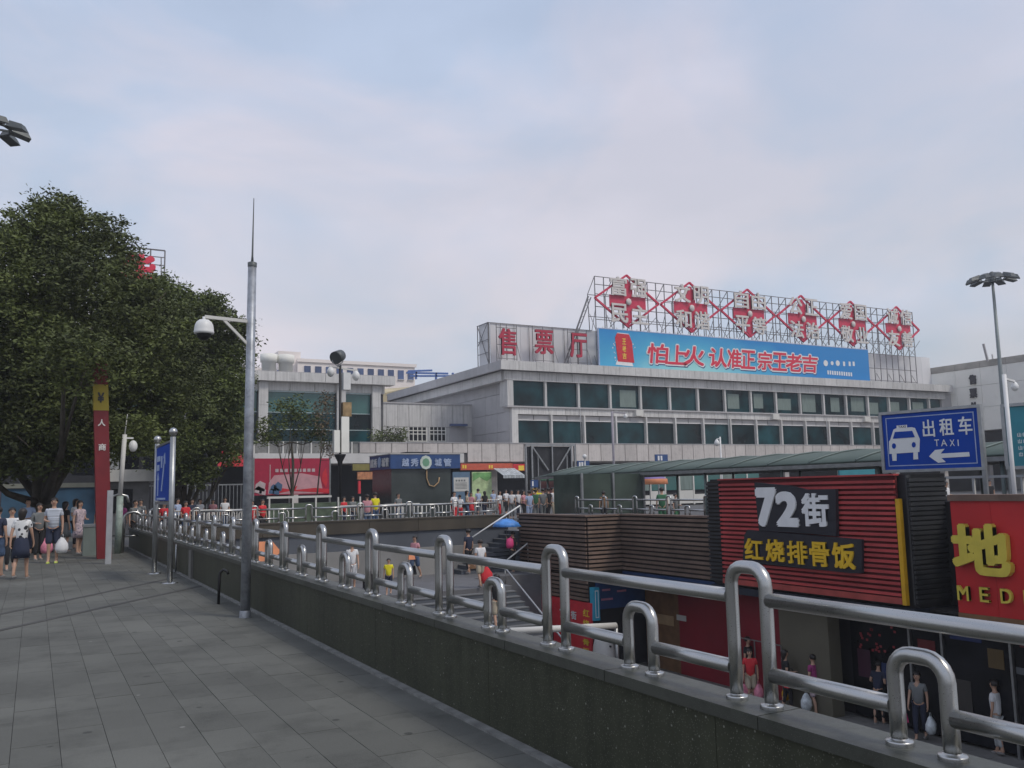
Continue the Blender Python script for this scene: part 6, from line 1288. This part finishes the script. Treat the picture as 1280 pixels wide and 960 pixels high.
# plaza beyond the court
far_people = [(152, 37, 1.55, 20, M_purp, ('long', M_navy), 'short', 'person in plum behind the hoop gate'), (176, 39, 1.6, -30, M_gryc, ('long', M_blk), 'short', 'person in grey behind the blue board far post'),
 (222, 41, 1.6, 40, M_lblue, ('long', M_blk), 'short', 'person in pale blue right of the blue board'), (240, 42.5, 1.55, 10, M_navy, ('long', M_blk), 'short', 'person in navy near the rail fence'), (281, 43, 1.6, 0, M_wcl, ('long', M_denim), 'short', 'person in white just left of the street pole at the fence'),
 (498, 41, 1.6, 15, M_gryc, ('long', M_denim), 'short', 'person in grey at the kiosk front corner'), (606, 46, 1.6, 190, M_blk, ('long', M_navy), 'long', 'long haired person in black right of the green poster'), (617, 52, 1.65, 10, M_lblue, ('long', M_gryc), 'short', 'person in pale blue under the awning'),
 (633, 54, 1.65, 0, M_wcl, ('long', M_blk), 'short', 'person in white under the awning'), (655, 42, 1.6, 30, M_pink, ('long', M_blk), 'long', 'person in pink right of the stair handrail'), (666, 44, 1.65, -10, M_redc, ('long', M_navy), 'short', 'person in red deep in the crowd by the display board'),
 (674, 47, 1.7, 0, M_ycl, ('long', M_navy), 'short', 'person in yellow deep in the crowd by the display board'), (683, 44, 1.7, 20, M_wcl, ('long', M_navy), 'short', 'person in white deep in the crowd under the canopy end'), (703, 39, 1.7, 180, M_gryc, ('long', M_blk), 'short', 'man in grey left of the canopy post'), (714, 40, 1.62, 10, M_navy, ('long', M_blk), 'short', 'person in navy beside the glass booth'),
 (1185, 24, 1.6, 10, M_wcl, ('long', M_navy), 'short', 'person in white seen under the taxi sign'), (1240, 26, 1.6, -20, M_blk, ('long', M_navy), 'short', 'person in black between the blue boards'),
 (459, 42.0 if False else 35.6, 1.6, 170, M_pink, ('long', M_denim), 'short', 'person in a pink top seen from behind at the far railing'), (469, 38, 1.68, 190, M_ycl, ('long', M_denim), 'short', 'person in a yellow top seen from behind near the barriers'),
 (430, 40, 1.5, 30, M_redc, ('long', M_navy), 'short', 'person in red beside the monitor post'), (441, 40.8, 1.5, 10, M_gryc, ('long', M_navy), 'short', 'person in grey right of the person in red'),
 (568, 40, 1.62, 20, M_wcl, ('long', M_redc), 'short', 'person in white with red trousers at the kiosk corner'), (575, 42, 1.45, 160, M_wcl, ('long', M_redc), 'short', 'shorter person beside the one with red trousers'),
 (584, 43, 1.65, 60, M_beige, ('long', M_denim), 'long', 'long haired person left of the green poster'), (589, 44, 1.55, -30, M_pink, ('skirt', M_redc), 'long', 'woman in a pink skirt before the green poster'),
 (598, 50, 1.75, 200, M_lblue, ('long', M_navy), 'short', 'tall man with a dark shoulder bag before the green poster'), (625, 44, 1.6, 30, M_wcl, ('long', M_redc), 'long', 'woman in white near the railing end'),
 (640, 45, 1.62, -20, M_wcl, ('long', M_gryc), 'long', 'woman in a white shawl near the railing end'), (648, 46, 1.62, 10, M_wcl, ('long', M_navy), 'short', 'person in white behind the stair handrail'),
 (662, 37.5, 1.6, 180, M_lblue, ('long', M_lblue), 'short', 'person in a pale blue shirt at the top of the stairs'), (670, 40, 1.65, 150, M_green, ('long', M_gryc), 'short', 'person in green behind the pale blue shirt'),
 (679, 38, 1.68, 170, M_gryc, ('long', M_gryc), 'short', 'man in grey at the top of the stairs'), (686, 39, 1.7, 200, M_blk, ('long', M_blk), 'short', 'man in black right of the man in grey'),
 (692, 40, 1.72, 20, M_wcl, ('long', M_beige), 'short', 'man in white right of the man in black'), (699, 42, 1.75, 0, M_purp, ('long', M_purp), 'short', 'person in wine red under the canopy end'),
 (708, 36.5, 1.68, 190, M_gryc, ('long', M_gryc), 'short', 'man in dark grey under the canopy end'), (828, 27.5, 1.62, 150, M_green, ('long', M_green), 'short', 'person in dark green beyond the slatted parapet'),
 (845, 29, 1.35, 20, M_gryc, ('long', M_green), 'short', 'shorter person beyond the slatted parapet'), (755, 33, 1.5, 160, M_wood, ('long', M_blk), 'short', 'dark clad person before the glass booth'),
 (250, 44, 1.55, 20, M_wcl, ('long', M_gryc), 'short', 'person in white at the fence left of the street pole'), (266, 45, 1.5, -20, M_pink, ('long', M_gryc), 'long', 'person in pale pink at the fence left of the street pole'),
 (205, 36, 1.5, 30, M_redc, ('long', M_navy), 'short', 'person in red beyond the blue information board'), (232, 37, 1.5, 20, M_redc, ('long', M_denim), 'short', 'person in red at the far railing left of the street pole'), (315, 37.5, 1.45, 10, M_redc, ('long', M_redc), 'short', 'person in red just right of the street pole'), (328, 36.0, 1.5, 30, M_redc, ('long', M_blk), 'short', 'second person in red right of the street pole')]
for (u, y, h, fa, sh, lg, hr, lb) in far_people:
    p = at(u, 640, Y=y); person(lb, (p.x, y, 0), h, R(fa), sh, lg, hr, rnd.uniform(0, .12), rnd.choice([('down', 'down'), ('bend', 'down'), ('down', 'bend')]))

flush_texts(); flush_people()
# ------------------------------------------------------------------ haze
hb_ = MB(); hb_.box(-1600, 1600, -1600, 1600, -6.2, 34); hz = hb_.build('haze', mat('haze_air', (1, 1, 1)), kind='stuff')
hm = bpy.data.materials.new('haze_volume'); hm.use_nodes = True; t_ = hm.node_tree; t_.nodes.clear(); o_ = N('ShaderNodeOutputMaterial', t_); v_ = N('ShaderNodeVolumePrincipled', t_)
v_.inputs['Color'].default_value = (.92, .93, .97, 1); v_.inputs['Density'].default_value = .0007; v_.inputs['Anisotropy'].default_value = .2; t_.links.new(v_.outputs[0], o_.inputs['Volume'])
hz.data.materials.clear(); hz.data.materials.append(hm)
